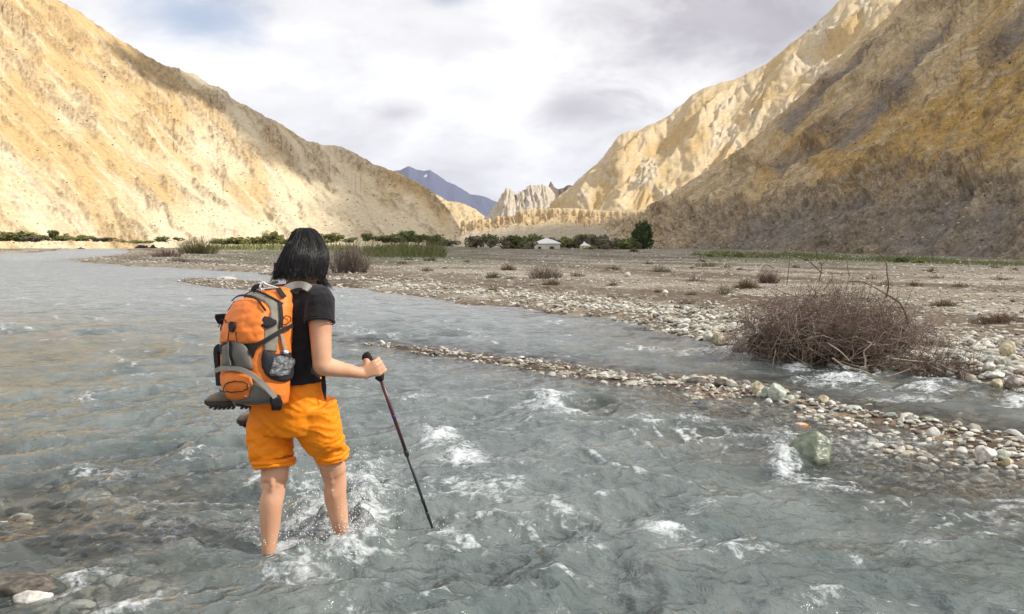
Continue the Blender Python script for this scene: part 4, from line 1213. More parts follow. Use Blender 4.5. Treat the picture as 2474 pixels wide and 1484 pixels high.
for k in range(46):   # uneven locks along the lower edge
    a = rng.uniform(0, 2 * np.pi); s = rng.uniform(5.5, 8.0); k0 = int(s); A = np.array(LV[k0], float)
    c = P(A[1], A[0], 3.945 - 0.0006 * (A[0] - 600)); rx = A[2] / ppm; dy = min(rx, .108)
    o_ = np.array([math.cos(a), math.sin(a), 0.0])
    p0 = c + np.array([math.cos(a) * rx, math.sin(a) * dy, 0]) * .97
    fl_ = (.45 if math.cos(a) < -.3 else .05) + rng.normal(0, .18)
    ln = rng.uniform(.045, .085)
    p1 = p0 + (o_ * fl_ * .5 - UP) * ln * .5; p2 = p1 + (o_ * (fl_ + rng.normal(0, .25)) - UP * .8) * ln * .55
    hb.tube(spline([p0, p1, p2], 7), np.linspace(1, .08, 7) * rng.uniform(.006, .013), 6, False, flat=.5)
for k in range(90):   # stray hairs
    a = rng.uniform(np.pi * .75, np.pi * 1.35) if k < 45 else rng.uniform(0, 2 * np.pi)
    s = rng.uniform(1, 8); k0 = int(s); A = LV[k0]
    c = P(A[1], A[0], 3.94); rx = A[2] / ppm
    p0 = c + np.array([math.cos(a) * rx, math.sin(a) * .1, 0])
    d = np.array([math.cos(a) * .8, math.sin(a) * .3, -.5 + rng.uniform(-.5, .6)]) * rng.uniform(.6, 1.5)
    hb.tube(spline([p0, p0 + d * .012, p0 + d * .026 - UP * .012], 6), [.0012, .0011, .001, .0009, .0007, .0004], 3, False)
part('hair_strands', *hb.arrays(), M_hair, hair)
# ------------------------------------------------------------------ backpack
M_po = mat_noise('orange_ripstop', (0.74, 0.185, 0.026), (0.84, 0.225, 0.036), scale=16, rough=0.55, bump=0.3, bscale=45, spec=0.35, bdist=0.004)
M_pg = mat_noise('grey_nylon', (0.115, 0.108, 0.092), (0.150, 0.140, 0.120), scale=18, rough=0.6, bump=0.3, bscale=60, spec=0.35, bdist=0.003)
M_pg2 = mat_noise('olive_grey_nylon', (0.20, 0.185, 0.145), (0.26, 0.24, 0.19), scale=18, rough=0.6, bump=0.3, bscale=60, spec=0.35, bdist=0.003)
M_pl = mat_noise('light_grey_trim', (0.27, 0.255, 0.225), (0.32, 0.305, 0.27), scale=25, rough=0.75, bump=0.25, bscale=200, bdist=0.001)
M_pk = mat_noise('black_fabric', (0.012, 0.011, 0.013), (0.024, 0.022, 0.024), scale=25, rough=0.8, bump=0.3, bscale=120, bdist=0.002)
M_mesh = mat_noise('black_mesh', (0.014, 0.014, 0.017), (0.030, 0.030, 0.036), scale=240, rough=0.7, bump=0.5, bscale=400, bdist=0.001, detail=1)
M_alu = mat_noise('polished_aluminium', (0.78, 0.79, 0.81), (0.86, 0.87, 0.88), scale=30, rough=0.22, bump=0, metal=0.9)
M_film = mat_noise('crumpled_clear_film', (0.035, 0.035, 0.04), (0.26, 0.26, 0.28), scale=70, rough=0.25, bump=1.0, bscale=60, bdist=0.02, spec=0.6)
M_white = mat_noise('white_plastic', (0.74, 0.76, 0.80), (0.80, 0.82, 0.85), scale=30, rough=0.35, bump=0)
M_blue = mat_noise('blue_plastic', (0.03, 0.05, 0.35), (0.04, 0.07, 0.42), scale=30, rough=0.35, bump=0)

TH_P = math.radians(52.0)
RP, FP = axes(TH_P); BP = -FP
# back panel line, bottom and top
pk0 = P(671, 966, 3.79); pk1 = P(685, 692, 3.84)
PROF = [(0.00, .180, .140), (0.03, .222, .166), (0.10, .250, .180), (0.20, .262, .184), (0.32, .266, .184), (0.45, .268, .184), (0.60, .266, .182), (0.74, .248, .174), (0.85, .212, .156), (0.93, .160, .126), (0.975, .105, .094), (1.0, .05, .055)]
def pack_rings(off=0.0, n=56):
    out = []
    for (t, dep, hw) in PROF:
        base = pk0 + (pk1 - pk0) * t
        th = np.arange(n) * 2 * np.pi / n
        c, s = np.cos(th), np.sin(th)
        e = 2.6; k = (np.abs(c) ** e + np.abs(s) ** e) ** (-1 / e)
        b = dep * 0.5 * (1 + k * s) ; r = hw * k * c * (0.90 + 0.10 * np.minimum(1, (1 - k * s)))
        lean = -0.02
        out.append(base + np.outer(b + lean, BP) + np.outer(r, RP))
    return out
pm = MB(); pm.add(*loft(pack_rings()))
v, n, q = remesh(pm, 0.0075, 3)
tz = np.clip((v[:, 2] - pk0[2]) / (pk1[2] - pk0[2]), 0, 1)
bb = (v - pk0) @ BP; rr = (v - pk0) @ RP
rip = ridged(tz * 5 + rr * 5 + .4 * fbm3(v, 7, 2, seed=2), bb * 6 - rr * 4, 3, .55, seed=61) - .5
v = v + n * (0.005 * rip + .002 * fbm3(v, 34, 2, seed=63))[:, None]
pack = empty('backpack', tuple(pk0))
PO = np.array(pack.location)
tag(pack, 'orange and grey hiking backpack worn on the back of the person in black', 'backpack')
def ppart(name, v, q, t, mat, parent=None, **kw):
    return obj(name, np.asarray(v) - PO, q, t, mat, parent or pack, **kw)
ppart('pack_body', v, q, None, M_po)
PB = BVHTree.FromPolygons([tuple(p) for p in v], [tuple(int(i) for i in f) for f in q])
CAMP = Vector((0, 0, CAM_H))

def hit(x, y, tree=None):
    a, b = ray(x, y)
    d = Vector((float(a), 1.0, float(b))).normalized()
    loc, no, _, _ = (tree or PB).ray_cast(CAMP, d)
    if loc is None:
        # nearest point of the pack to the ray
        best = None
        for k in np.linspace(3.3, 4.2, 40):
            r = (tree or PB).find_nearest(CAMP + d * k)
            if r[0] is not None and (best is None or r[3] < best[3]): best = r
        loc, no = best[0], best[1]
    no = Vector(no)
    if no.dot(d) > 0 and abs(no.dot(d)) > 0.3: no = -no
    return np.array(loc), np.array(no)

def patch(name, poly, mat, off=0.005, parent=None, step=4.0, puff=0.0, wrinkle=0.0, tree=None):
    """a panel sewn on the pack: outline px -> panel lying on the surface, with thickness"""
    poly = np.asarray(poly, float)
    pts = []
    m = len(poly)
    for i in range(m):
        a, b = poly[i], poly[(i + 1) % m]
        k = max(1, int(np.hypot(*(b - a)) / step))
        for j in range(k): pts.append(a + (b - a) * j / k)
    nb = len(pts)
    x0, y0 = poly.min(0); x1, y1 = poly.max(0)
    bp_ = np.array(pts)
    for yy in np.arange(y0 + step * .5, y1, step):
        for xx in np.arange(x0 + step * .5 + (step * .5 if int((yy - y0) / step) % 2 else 0), x1, step):
            ins = False
            for i in range(m):
                (ax, ay), (bx, by) = poly[i], poly[(i + 1) % m]
                if (ay > yy) != (by > yy) and xx < (bx - ax) * (yy - ay) / (by - ay) + ax: ins = not ins
            if ins and np.min(np.hypot(bp_[:, 0] - xx, bp_[:, 1] - yy)) > step * .6: pts.append(np.array([xx, yy]))
    vs = [Vector(p) for p in pts]
    res = delaunay_2d_cdt(vs, [], [list(range(nb))], 1, 1e-4)
    v2 = np.array([tuple(p) for p in res[0]]); fs = [f for f in res[2]]
    dist = np.min(np.hypot(v2[:, None, 0] - bp_[None, :, 0], v2[:, None, 1] - bp_[None, :, 1]), axis=1)
    top = []; low = []
    for k, (px, py) in enumerate(v2):
        l, no = hit(px, py, tree)
        e = off + puff * (1 - math.exp(-dist[k] / 10.0))
        if wrinkle: e += wrinkle * float(ridged(np.array([px / 38 + py / 22]), np.array([py / 60 - px / 70]), 3, .5, seed=7)[0] - .5) * min(1, dist[k] / 5)
        top.append(l + no * e); low.append(l - no * .006)
    nv = len(top)
    tris = []
    for f in fs:
        for k in range(1, len(f) - 1): tris.append((f[0], f[k], f[k + 1]))
    ed = {}
    for a, b, c in tris:
        for e in ((a, b), (b, c), (c, a)): ed[e] = 1
    rim = [(a, b) for (a, b) in ed if (b, a) not in ed]
    quads = [(b, a, a + nv, b + nv) for a, b in rim]
    return ppart(name, np.array(top + low), np.array(quads) if quads else None, np.array(tris), mat, parent)

def strap(name, line, w, mat, off=0.008, th=0.0025, parent=None, n=24, tree=None, build=True):
    """webbing along a px line on the surface of the pack, w metres wide"""
    p = spline(line, n)
    L = []; Nn = []
    for x, y in p:
        l, no = hit(x, y, tree); L.append(l); Nn.append(no)
    L = np.array(L); Nn = np.array(Nn)
    for _ in range(3):
        Nn[1:-1] = (Nn[:-2] + Nn[1:-1] * 2 + Nn[2:]) / 4; L[1:-1] = (L[:-2] + 2 * L[1:-1] + L[2:]) / 4
    Nn = unit(Nn); T = unit(np.gradient(L, axis=0)); S = unit(np.cross(T, Nn))
    C = L + Nn * off
    ring = np.stack([C - S * w / 2 - Nn * th, C + S * w / 2 - Nn * th, C + S * w / 2 + Nn * th, C - S * w / 2 + Nn * th], 1)
    v, q, t = loft(ring)
    if not build: return v, q, t
    return ppart(name, v, q, t, mat, parent, smooth=False)

def cord(name, line, r, mat, off=0.008, parent=None, n=24, closed=False):
    p = spline(line, n); C = []
    for x, y in p:
        l, no = hit(x, y); C.append(l + no * off)
    v, q, t = tube(np.array(C), r, 6)
    return ppart(name, v, q, t, mat, parent)

# px in the 2473 frame, read from the enlarged pack (x = (490 + u*.2425)/1.0109)
K = lambda u, w: ((490 + u * .24248) / 1.0109, (680 + w * .24258) / 1.0109)
KP = lambda pts: [K(*p) for p in pts]
patch('grey_top_panel', KP([(425, 175), (470, 148), (560, 140), (650, 165), (730, 205), (800, 262), (815, 330), (800, 420), (790, 520), (770, 640), (760, 740), (640, 730), (630, 640), (640, 520), (690, 450), (700, 360), (695, 300), (640, 240), (560, 205), (480, 195)]), M_pg2, .005, wrinkle=.004)
patch('front_panel', KP([(290, 330), (330, 255), (390, 225), (470, 212), (560, 225), (640, 262), (685, 310), (695, 350), (660, 430), (640, 520), (632, 620), (600, 650), (470, 660), (330, 640), (215, 655), (205, 600), (225, 500), (255, 400)]), M_po, .009, puff=.010, wrinkle=.008)
patch('black_strap_anchor', KP([(640, 395), (700, 405), (750, 430), (748, 470), (700, 490), (655, 498), (605, 480), (612, 440)]), M_pk, .016)
patch('rear_pocket', KP([(250, 690), (330, 640), (430, 645), (470, 690), (500, 760), (525, 850), (530, 915), (430, 905), (320, 893), (240, 893), (245, 800)]), M_pg, .016, puff=.010)
patch('mesh_gusset', KP([(195, 690), (240, 655), (325, 642), (280, 690), (255, 740), (240, 790), (215, 750)]), M_pk, .010)
patch('mesh_gusset', KP([(440, 655), (570, 650), (570, 690), (530, 800), (505, 740), (480, 690)]), M_pk, .009)
patch('lower_pocket', KP([(225, 960), (330, 930), (430, 940), (520, 985), (530, 1060), (505, 1130), (495, 1190), (380, 1210), (300, 1190), (250, 1120), (228, 1040)]), M_po, .014, puff=.016, wrinkle=.005)
patch('grey_pocket_side', KP([(522, 990), (580, 1030), (640, 1090), (690, 1150), (720, 1190), (690, 1215), (600, 1240), (480, 1235), (380, 1225), (320, 1200), (380, 1212), (496, 1192), (508, 1130), (532, 1060)]), M_pg, .012, puff=.006)
pk_band = strap('pocket_trim', KP([(215, 935), (260, 905), (340, 900), (430, 915), (520, 955), (590, 1015), (650, 1080), (700, 1145), (722, 1185)]), .020, M_pl, .030, .004)
mp = patch('mesh_pocket', KP([(632, 720), (700, 745), (780, 765), (860, 755), (890, 745), (905, 830), (930, 905), (935, 960), (900, 1010), (850, 1035), (780, 1035), (700, 1010), (650, 965), (615, 890), (608, 810)]), M_mesh, .010, puff=.010)
patch('crumpled_wrapper', KP([(720, 800), (780, 780), (850, 790), (895, 810), (905, 850), (870, 910), (850, 960), (780, 990), (700, 985), (680, 960), (700, 900)]), M_film, .022, parent=mp, wrinkle=.022, step=3)
strap('compression_strap', KP([(525, 760), (545, 690), (640, 630), (740, 565), (830, 510), (890, 475)]), .017, M_strap, .017)
strap('side_strap', KP([(790, 255), (800, 340), (800, 430), (795, 500)]), .014, M_strap, .012)
strap('light_side_strap', KP([(800, 560), (815, 640), (835, 720)]), .013, M_pl, .012)
mb = MB(); l, no = hit(*K(832, 738)); ball(mb, l + no * .016, .0085, sc3=(1.6, 1, 1)); tip_ = ppart('bottle_cap', *mb.arrays(), M_white)
mb = MB(); l, no = hit(*K(810, 738)); ball(mb, l + no * .013, .006); ppart('cap_band', *mb.arrays(), M_blue, tip_)
strap('top_zip', KP([(340, 250), (400, 220), (480, 214), (560, 235), (620, 285), (660, 345)]), .009, M_strap, .024)
strap('top_seam_zip', KP([(425, 178), (500, 142), (590, 150), (680, 190), (760, 232), (820, 270)]), .007, M_strap, .010)
strap('side_edge_strap', KP([(285, 330), (310, 275), (350, 240)]), .012, M_strap, .014)
strap('pocket_zip', KP([(352, 630), (352, 700), (358, 790), (365, 885)]), .017, M_strap, .030)
strap('zip_teeth', KP([(349, 640), (349, 700), (354, 790), (361, 880)]), .0055, M_pl, .034, .001)
cord('bungee_cord', KP([(395, 545), (400, 600), (410, 640)]), .0022, M_strap, .024)
cord('bungee_cord', KP([(335, 545), (330, 600), (325, 635)]), .0022, M_strap, .024)
cord('bungee_cord', KP([(318, 460), (270, 430), (235, 450), (215, 500)]), .0022, M_strap, .024)
cord('bungee_cord', KP([(300, 1110), (310, 1070), (350, 1040), (420, 1030), (480, 1050), (500, 1080), (460, 1115), (390, 1128), (320, 1125), (300, 1110)]), .0022, M_strap, .034, n=40)
cord('bungee_cord', KP([(805, 420), (840, 385), (880, 400), (870, 440), (830, 465), (800, 460)]), .0022, M_strap, .014, n=30)
for (u, w) in ((500, 1070), (482, 1170)):
    mb = MB(); l, no = hit(*K(u, w)); mb.tube([l + no * .03 - RP * .008, l + no * .03 + RP * .008], .0032, 8); ppart('cord_end', *mb.arrays(), M_pl)
# buckle of the ice-axe holder
l, no = hit(*K(368, 495)); T = unit(np.cross(UP, no)); U2 = np.cross(no, T)
mb = MB(); c = l + no * .026
mb.add(*loft([np.array([c + T * a - U2 * .022 * b_ + no * h for (a, b_) in ((-.026, -.6), (-.012, -1), (.02, -1), (.026, -.3), (.014, 1), (-.008, 1), (-.02, .4))]) for h in (-.006, .004)]))
ppart('buckle', *mb.arrays(), M_pk, smooth=False)
# hip-belt wing and padding below the side pocket
patch('hip_belt', KP([(690, 1185), (780, 1170), (800, 1230), (795, 1310), (770, 1330), (760, 1310), (750, 1335), (735, 1315), (715, 1300), (695, 1240)]), M_pk, .02)
patch('grey_base', KP([(300, 1190), (380, 1220), (480, 1240), (600, 1245), (700, 1220), (690, 1250), (560, 1262), (440, 1258), (350, 1240)]), M_pg, .008)
# left side: black stowed strap and bottle holster seen past the edge
def hang(name, pts, w, mat, dep, th=.006):
    C = spline([P(x, y, dep) for x, y in pts], 16)
    T = unit(np.gradient(C, axis=0)); Nn = np.array([-.6, -.8, 0.0]); S = unit(np.cross(T, Nn)); N2 = np.cross(S, T)
    ring = np.stack([C - S * w / 2 - N2 * th, C + S * w / 2 - N2 * th, C + S * w / 2 + N2 * th, C - S * w / 2 + N2 * th], 1)
    return ppart(name, *loft(ring), mat, smooth=False)
hang('side_sleeve', KP([(200, 690), (165, 720), (165, 800), (175, 880), (180, 960), (190, 1080)]), .030, M_pk, 3.80, .008)
patch_c = P(*K(205, 410), 3.83)
mb = MB(); mb.add(*loft([patch_c + np.array([[x * .5, y_, z] for (x, y_, z) in ring]) for ring in (
    [(-.055, 0, .002), (-.045, -.012, .022), (.03, -.012, .024), (.06, 0, .0), (.02, .012, -.03), (-.04, .012, -.022)],
    [(-.030, .06, .002), (-.02, .05, .02), (.04, .05, .02), (.07, .06, .0), (.03, .07, -.03), (-.02, .07, -.02)])]))
ppart('side_buckle_pouch', *mb.arrays(), M_pk, smooth=False)
hang('dangling_cord', KP([(215, 460), (205, 500), (210, 545)]), .006, M_strap, 3.83, .003)
# shoulder strap over the right shoulder, load lifter, top handle
SB = BVHTree.FromPolygons([tuple(p) for p in (SHIRT_V)], [tuple(int(i) for i in f) for f in SHIRT_Q])
def over_shoulder(name, px, w, mat, off, th):
    C = []; dep = 3.82
    for x, y in spline(px, 18):
        a, b = ray(x, y + 9); l = SB.ray_cast(CAMP, Vector((float(a), 1.0, float(b))).normalized())[0]
        dep = l[1] if l is not None else dep
        C.append(P(x, y, dep - off + (.10 * max(0, (x - px[-3][0]) / (px[-1][0] - px[-3][0])) ** 2)))
    C = np.array(C)
    for _ in range(3): C[1:-1] = (C[:-2] + 2 * C[1:-1] + C[2:]) / 4
    T = unit(np.gradient(C, axis=0)); V = unit(C - np.array([0, 0, CAM_H])); S = unit(np.cross(T, V)); N2 = np.cross(S, T)
    S = unit(S + .55 * V * np.sign(S[:, 2:3]))      # the band leans over the shoulder, away from the viewer at its top edge
    ring = np.stack([C - S * w / 2 - N2 * th, C + S * w / 2 - N2 * th, C + S * w / 2 + N2 * th, C - S * w / 2 + N2 * th], 1)
    ppart(name, *loft(ring), mat, smooth=False)
over_shoulder('shoulder_strap', [(682, 708), (690, 698), (704, 691), (722, 688), (738, 691), (750, 698), (757, 708)], .038, M_pl, .014, .005)
over_shoulder('strap_edge', [(688, 718), (696, 708), (708, 701), (723, 698), (737, 700), (748, 706), (754, 715)], .012, M_pk, .010, .004)
strap('left_shoulder_strap', [(652, 690), (655, 684), (660, 678)], .05, M_pl, .012, .006, tree=SB)
strap('load_lifter', KP([(780, 125), (800, 160), (835, 205)]), .022, M_pk, .012)
hd = [K(520, 130), K(545, 92), K(590, 78), K(620, 60)]
hang('haul_loop', hd, .02, M_pk, 3.80, .004)
# side waist strap hanging free in front of the shorts
wst = spline([P(781, 898, 3.78), P(782, 930, 3.775), P(786, 968, 3.775)], 10)
wid = np.interp(np.linspace(0, 1, 10), [0, .6, 1], [.013, .021, .003])
ring = np.stack([wst - np.array([1, .3, 0]) * wid[:, None] / 2, wst + np.array([1, .3, 0]) * wid[:, None] / 2, wst + np.array([1, .3, 0]) * wid[:, None] / 2 + np.array([0, -.003, 0]), wst - np.array([1, .3, 0]) * wid[:, None] / 2 + np.array([0, -.003, 0])], 1)
ppart('waist_strap', *loft(ring), M_strap, smooth=False)
# carabiner on the haul loop
ca = empty('carabiner', tuple(P(*K(640, 78), 3.76)))
tag(ca, 'silver carabiner clipped to the top of the orange backpack', 'carabiner')
CO = np.array(ca.location)
cp = [K(605, 70), K(598, 90), K(612, 112), K(640, 110), K(700, 100), K(772, 104), K(776, 98), K(720, 80), K(660, 60), K(630, 42), K(608, 52), K(605, 70)]
C = spline([P(x, y, 3.755 + .0006 * (x - 640)) for x, y in cp], 50) - CO
obj('frame', *tube(C, .0048, 8), M_alu, ca)
g = [K(640, 110), K(772, 104)]
obj('gate', *tube(spline([P(x, y, 3.752) for x, y in g], 6) - CO, .0026, 8), M_pk, ca)

# ------------------------------------------------------------------ boots tied under the pack
M_boot = mat_noise('grey_suede', (0.17, 0.14, 0.115), (0.26, 0.215, 0.175), scale=22, rough=0.9, bump=0.4, bscale=90, bdist=0.003)
M_sole = mat_noise('dark_rubber', (0.035, 0.03, 0.027), (0.07, 0.06, 0.05), scale=22, rough=0.8, bump=0.3, bscale=80)
M_lace = mat_noise('lace', (0.10, 0.085, 0.07), (0.14, 0.12, 0.10), scale=40, rough=0.9, bump=0)
def make_boot(label, toe, heel, up):
    """toe and heel are points of the sole; up the boot's upward direction"""
    o = empty('hiking_boot', tuple((toe + heel) / 2)); O = np.array(o.location)
    X = unit(toe - heel); Z = unit(up - X * (up @ X)); Y = np.cross(Z, X); S = .84
    h0 = toe - X * (.276 * S)
    def pt(x, y, z): return h0 + X * (x * S) + Y * (y * S) + Z * (z * S) - O
    def sec(x, hw, z0, z1, e=2.5, n=24):
        th = np.arange(n) * 2 * np.pi / n; c, s = np.cos(th), np.sin(th); k = (np.abs(c) ** e + np.abs(s) ** e) ** (-1 / e)
        return np.array([pt(x, hw * kk * cc, (z0 + z1) / 2 + (z1 - z0) / 2 * kk * ss) for cc, ss, kk in zip(c, s, k)])
    up_ = MB()
    up_.add(*loft([sec(*a) for a in [(.0, .020, .03, .10), (.012, .034, .025, .145), (.05, .040, .022, .165), (.09, .042, .022, .160), (.12, .044, .022, .118), (.17, .049, .022, .092), (.215, .050, .022, .078), (.25, .042, .022, .062), (.268, .022, .025, .045)]]))
    v, n, q = remesh(up_, .005, 3)
    v = v + n * (.003 * fbm3(v, 40, 2, seed=3))[:, None]
    u = obj('upper', v, q, None, M_boot, o)
    so_ = MB()
    so_.add(*loft([sec(*a) for a in [(-.004, .020, -.004, .034, 4), (.01, .036, -.006, .034, 4), (.06, .040, -.006, .032, 4), (.11, .037, .002, .032, 4), (.17, .050, -.004, .032, 4), (.225, .050, .0, .034, 4), (.26, .038, .008, .040, 4), (.276, .014, .018, .040, 4)]]))
    s_ = obj('sole', *so_.arrays(), M_sole, o)
    for k in range(11):
        x = .012 + k * .023
        if .085 < x < .125: continue
        for sd in (-1, 1):
            m = MB(); m.box(pt(x, sd * .03, -.008 + (.008 if x > .24 else 0)), (.0062, .012, .0035), np.stack([X, Y, Z]))
            obj('lug', *m.arrays(), M_sole, s_, smooth=False)
    co = MB(); th = np.linspace(0, 2 * np.pi, 25)
    co.tube(np.array([pt(.055 + .045 * math.cos(t), .038 * math.sin(t), .158 - .012 * math.cos(t)) for t in th]), .010, 8, False)
    obj('collar', *co.arrays(), M_pk, o)
    for k in range(5):
        x = .115 + k * .019; z = .118 - k * .0085 + (.02 if k == 0 else 0)
        m = MB(); m.tube([pt(x, -.026, z), pt(x + .006, 0, z + .010), pt(x, .026, z)], .0028, 6)
        obj('lace', *m.arrays(), M_lace, o)
    tag(o, label, 'boot', 'boots tied under the backpack')
    return o
make_boot('grey suede hiking boot sticking out to the left under the backpack', P(494, 984, 3.84), P(494, 984, 3.84) + np.array([.262, .06, -.004]), np.array([.04, .1, 1.0]))
make_boot('dark hiking boot mostly hidden behind the left leg of the shorts', P(574, 1031, 4.04), P(574, 1031, 4.04) + np.array([.2, .18, .0]), np.array([.1, .1, 1.0]))
mb = MB(); mb.tube(spline([P(*K(285, 1130), 3.72), P(*K(300, 1190), 3.73), P(*K(345, 1270), 3.74), P(*K(350, 1285), 3.78)], 10), .004, 6)
ppart('boot_tie', *mb.arrays(), M_pl)

# ------------------------------------------------------------------ trekking pole
M_grip = mat_noise('black_foam_grip', (0.012, 0.012, 0.013), (0.022, 0.021, 0.022), scale=30, rough=0.85, bump=0.3, bscale=200, bdist=0.001)
M_sh1 = mat_noise('maroon_shaft', (0.060, 0.016, 0.022), (0.10, 0.03, 0.035), scale=8, rough=0.35, bump=0, spec=0.5)
M_sh2 = mat_noise('dark_shaft', (0.014, 0.020, 0.022), (0.028, 0.035, 0.036), scale=12, rough=0.4, bump=0, spec=0.5)
M_band = mat_noise('violet_band', (0.05, 0.03, 0.22), (0.07, 0.05, 0.28), scale=30, rough=0.4, bump=0)
pole = empty('trekking_pole', tuple(P(1042, 1268, 4.12)))
tag(pole, 'dark maroon trekking pole held in the right hand and planted in the river', 'pole')
PLO = np.array(pole.location)
TIP = P(1043, 1272, 4.12)
axp = unit(TIP - gripB); PLn = np.linalg.norm(TIP - gripB)
pp = lambda t: gripB + (TIP - gripB) * t
g1 = spline([gripA - axg * .012, gripA + axg * .02, gripA + axg * .05, gripB], 14)
rg = np.interp(np.linspace(0, 1, 14), [0, .12, .3, .6, .85, 1], [.012, .0165, .0150, .0145, .0150, .019])
gr = obj('grip', *tube(g1 - PLO, rg, 14), M_grip, pole)
hd_ = gripA - axg * .008
obj('grip_head', *tube(np.array([hd_ - sdir * .026 + axg * .010, hd_ - sdir * .016 + axg * .002, hd_, hd_ + sdir * .014 - axg * .004]) - PLO, [.008, .0135, .0165, .011], 12), M_grip, gr)
obj('grip_collar', *tube(np.array([gripB - axp * .006 - sdir * .004, gripB + axp * .004, gripB + axp * .022]) - PLO, [.021, .0225, .0125], 14), M_grip, gr)
obj('upper_shaft', *tube(np.array([pp(.02), pp(.48)]) - PLO, .0088, 12), M_sh1, pole)
obj('locking_collar', *tube(np.array([pp(.475), pp(.482), pp(.508), pp(.515)]) - PLO, [.0095, .0118, .0118, .009], 12), M_sh2, pole)
obj('lower_shaft', *tube(np.array([pp(.51), pp(.90)]) - PLO, [.0074, .0070], 12), M_sh2, pole)
obj('locking_collar', *tube(np.array([pp(.80), pp(.805), pp(.825), pp(.83)]) - PLO, [.0075, .0092, .0092, .0072], 12), M_sh2, pole)
obj('tip', *tube(np.array([pp(.895), pp(.92), pp(1.0), TIP + axp * .14]) - PLO, [.0085, .0078, .006, .004], 10), M_sh2, pole)
obj('violet_ring', *tube(np.array([pp(.245), pp(.262)]) - PLO, .0093, 12), M_band, pole)
# ------------------------------------------------------------------ stones
def ico(level):
    bm = bmesh.new(); bmesh.ops.create_icosphere(bm, subdivisions=level, radius=1.0)
    v = np.array([p.co for p in bm.verts]); t = np.array([[q.index for q in f.verts] for f in bm.faces]); bm.free()
    return v, t
ICO = {k: ico(k) for k in (1, 2, 3, 4)}
ICO[0] = (np.array([[1, 0, 0], [0, 1, 0], [-1, 0, 0], [0, -1, 0], [0, 0, 1], [0, 0, -1]], float), np.array([[0, 1, 4], [1, 2, 4], [2, 3, 4], [3, 0, 4], [1, 0, 5], [2, 1, 5], [3, 2, 5], [0, 3, 5]]))
def stone_shape(level, seed, cuts=5, rough=0.16, ax=(1, .8, .62)):
    r = np.random.default_rng(seed)
    v = ICO[level][0].copy()
    for _ in range(cuts):
        nrm = unit(r.normal(size=3)); d = r.uniform(.62, .88)
        over = np.maximum(0, v @ nrm - d); v = v - over[:, None] * nrm * .9
    v = v * (1 + rough * fbm3(v + r.uniform(-5, 5, 3), 1.3, 3, seed=seed % 50))[:, None]
    return v * np.array(ax) * np.array([1, r.uniform(.8, 1.15), r.uniform(.8, 1.2)])

def mat_stone(name, ramp, random_=True, scale=9.0, rough=0.75, bump=0.35):
    m, nt, b = new_mat(name)
    N = nt.nodes.new; L = nt.links.new
    tc = N('ShaderNodeTexCoord')
    n = N('ShaderNodeTexNoise'); n.inputs['Scale'].default_value = scale; n.inputs['Detail'].default_value = 6; L(tc.outputs['Object'], n.inputs['Vector'])
    r = N('ShaderNodeValToRGB'); e = r.color_ramp.elements
    r.color_ramp.interpolation = 'LINEAR'
    while len(e) < len(ramp): e.new(.5)
    for k, (p, c) in enumerate(ramp): e[k].position = p; e[k].color = (*c, 1)
    if random_:
        oi = N('ShaderNodeObjectInfo'); L(oi.outputs['Random'], r.inputs[0])
    else: L(n.outputs['Fac'], r.inputs[0])
    mr = N('ShaderNodeMapRange'); mr.inputs[1].default_value = .3; mr.inputs[2].default_value = .7; mr.inputs[3].default_value = .62; mr.inputs[4].default_value = 1.22
    L(n.outputs['Fac'], mr.inputs[0])
    vm = N('ShaderNodeVectorMath'); vm.operation = 'SCALE'; L(r.outputs[0], vm.inputs[0]); L(mr.outputs[0], vm.inputs['Scale'])
    L(vm.outputs[0], b.inputs['Base Color']); b.inputs['Roughness'].default_value = rough; b.inputs['Specular IOR Level'].default_value = .3
    n2 = N('ShaderNodeTexNoise'); n2.inputs['Scale'].default_value = scale * 3; n2.inputs['Detail'].default_value = 6; L(tc.outputs['Object'], n2.inputs['Vector'])
    bp = N('ShaderNodeBump'); bp.inputs['Strength'].default_value = bump; bp.inputs['Distance'].default_value = .02; L(n2.outputs['Fac'], bp.inputs['Height']); L(bp.outputs[0], b.inputs['Normal'])
    return m
STONE_COLS = np.array([(.54, .51, .445), (.45, .415, .35), (.60, .575, .52), (.34, .315, .27), (.24, .22, .195), (.40, .345, .255), (.33, .35, .30), (.16, .145, .135), (.50, .45, .36), (.30, .235, .185)])
STONE_P = np.array([.20, .15, .15, .13, .08, .08, .06, .05, .06, .04])
_c = np.concatenate([[0], np.cumsum(STONE_P)])
M_stone = mat_stone('river_stone', [(_c[k] + .001, tuple(STONE_COLS[k])) for k in range(10)])
M_stone.node_tree.nodes['Color Ramp'].color_ramp.interpolation = 'CONSTANT'
M_stones = mat_col('river_stones_mixed', scale=25, lo=.8, hi=1.15, rough=.8, bump=.3, bscale=60, bdist=.01, spec=.25, detail=4)

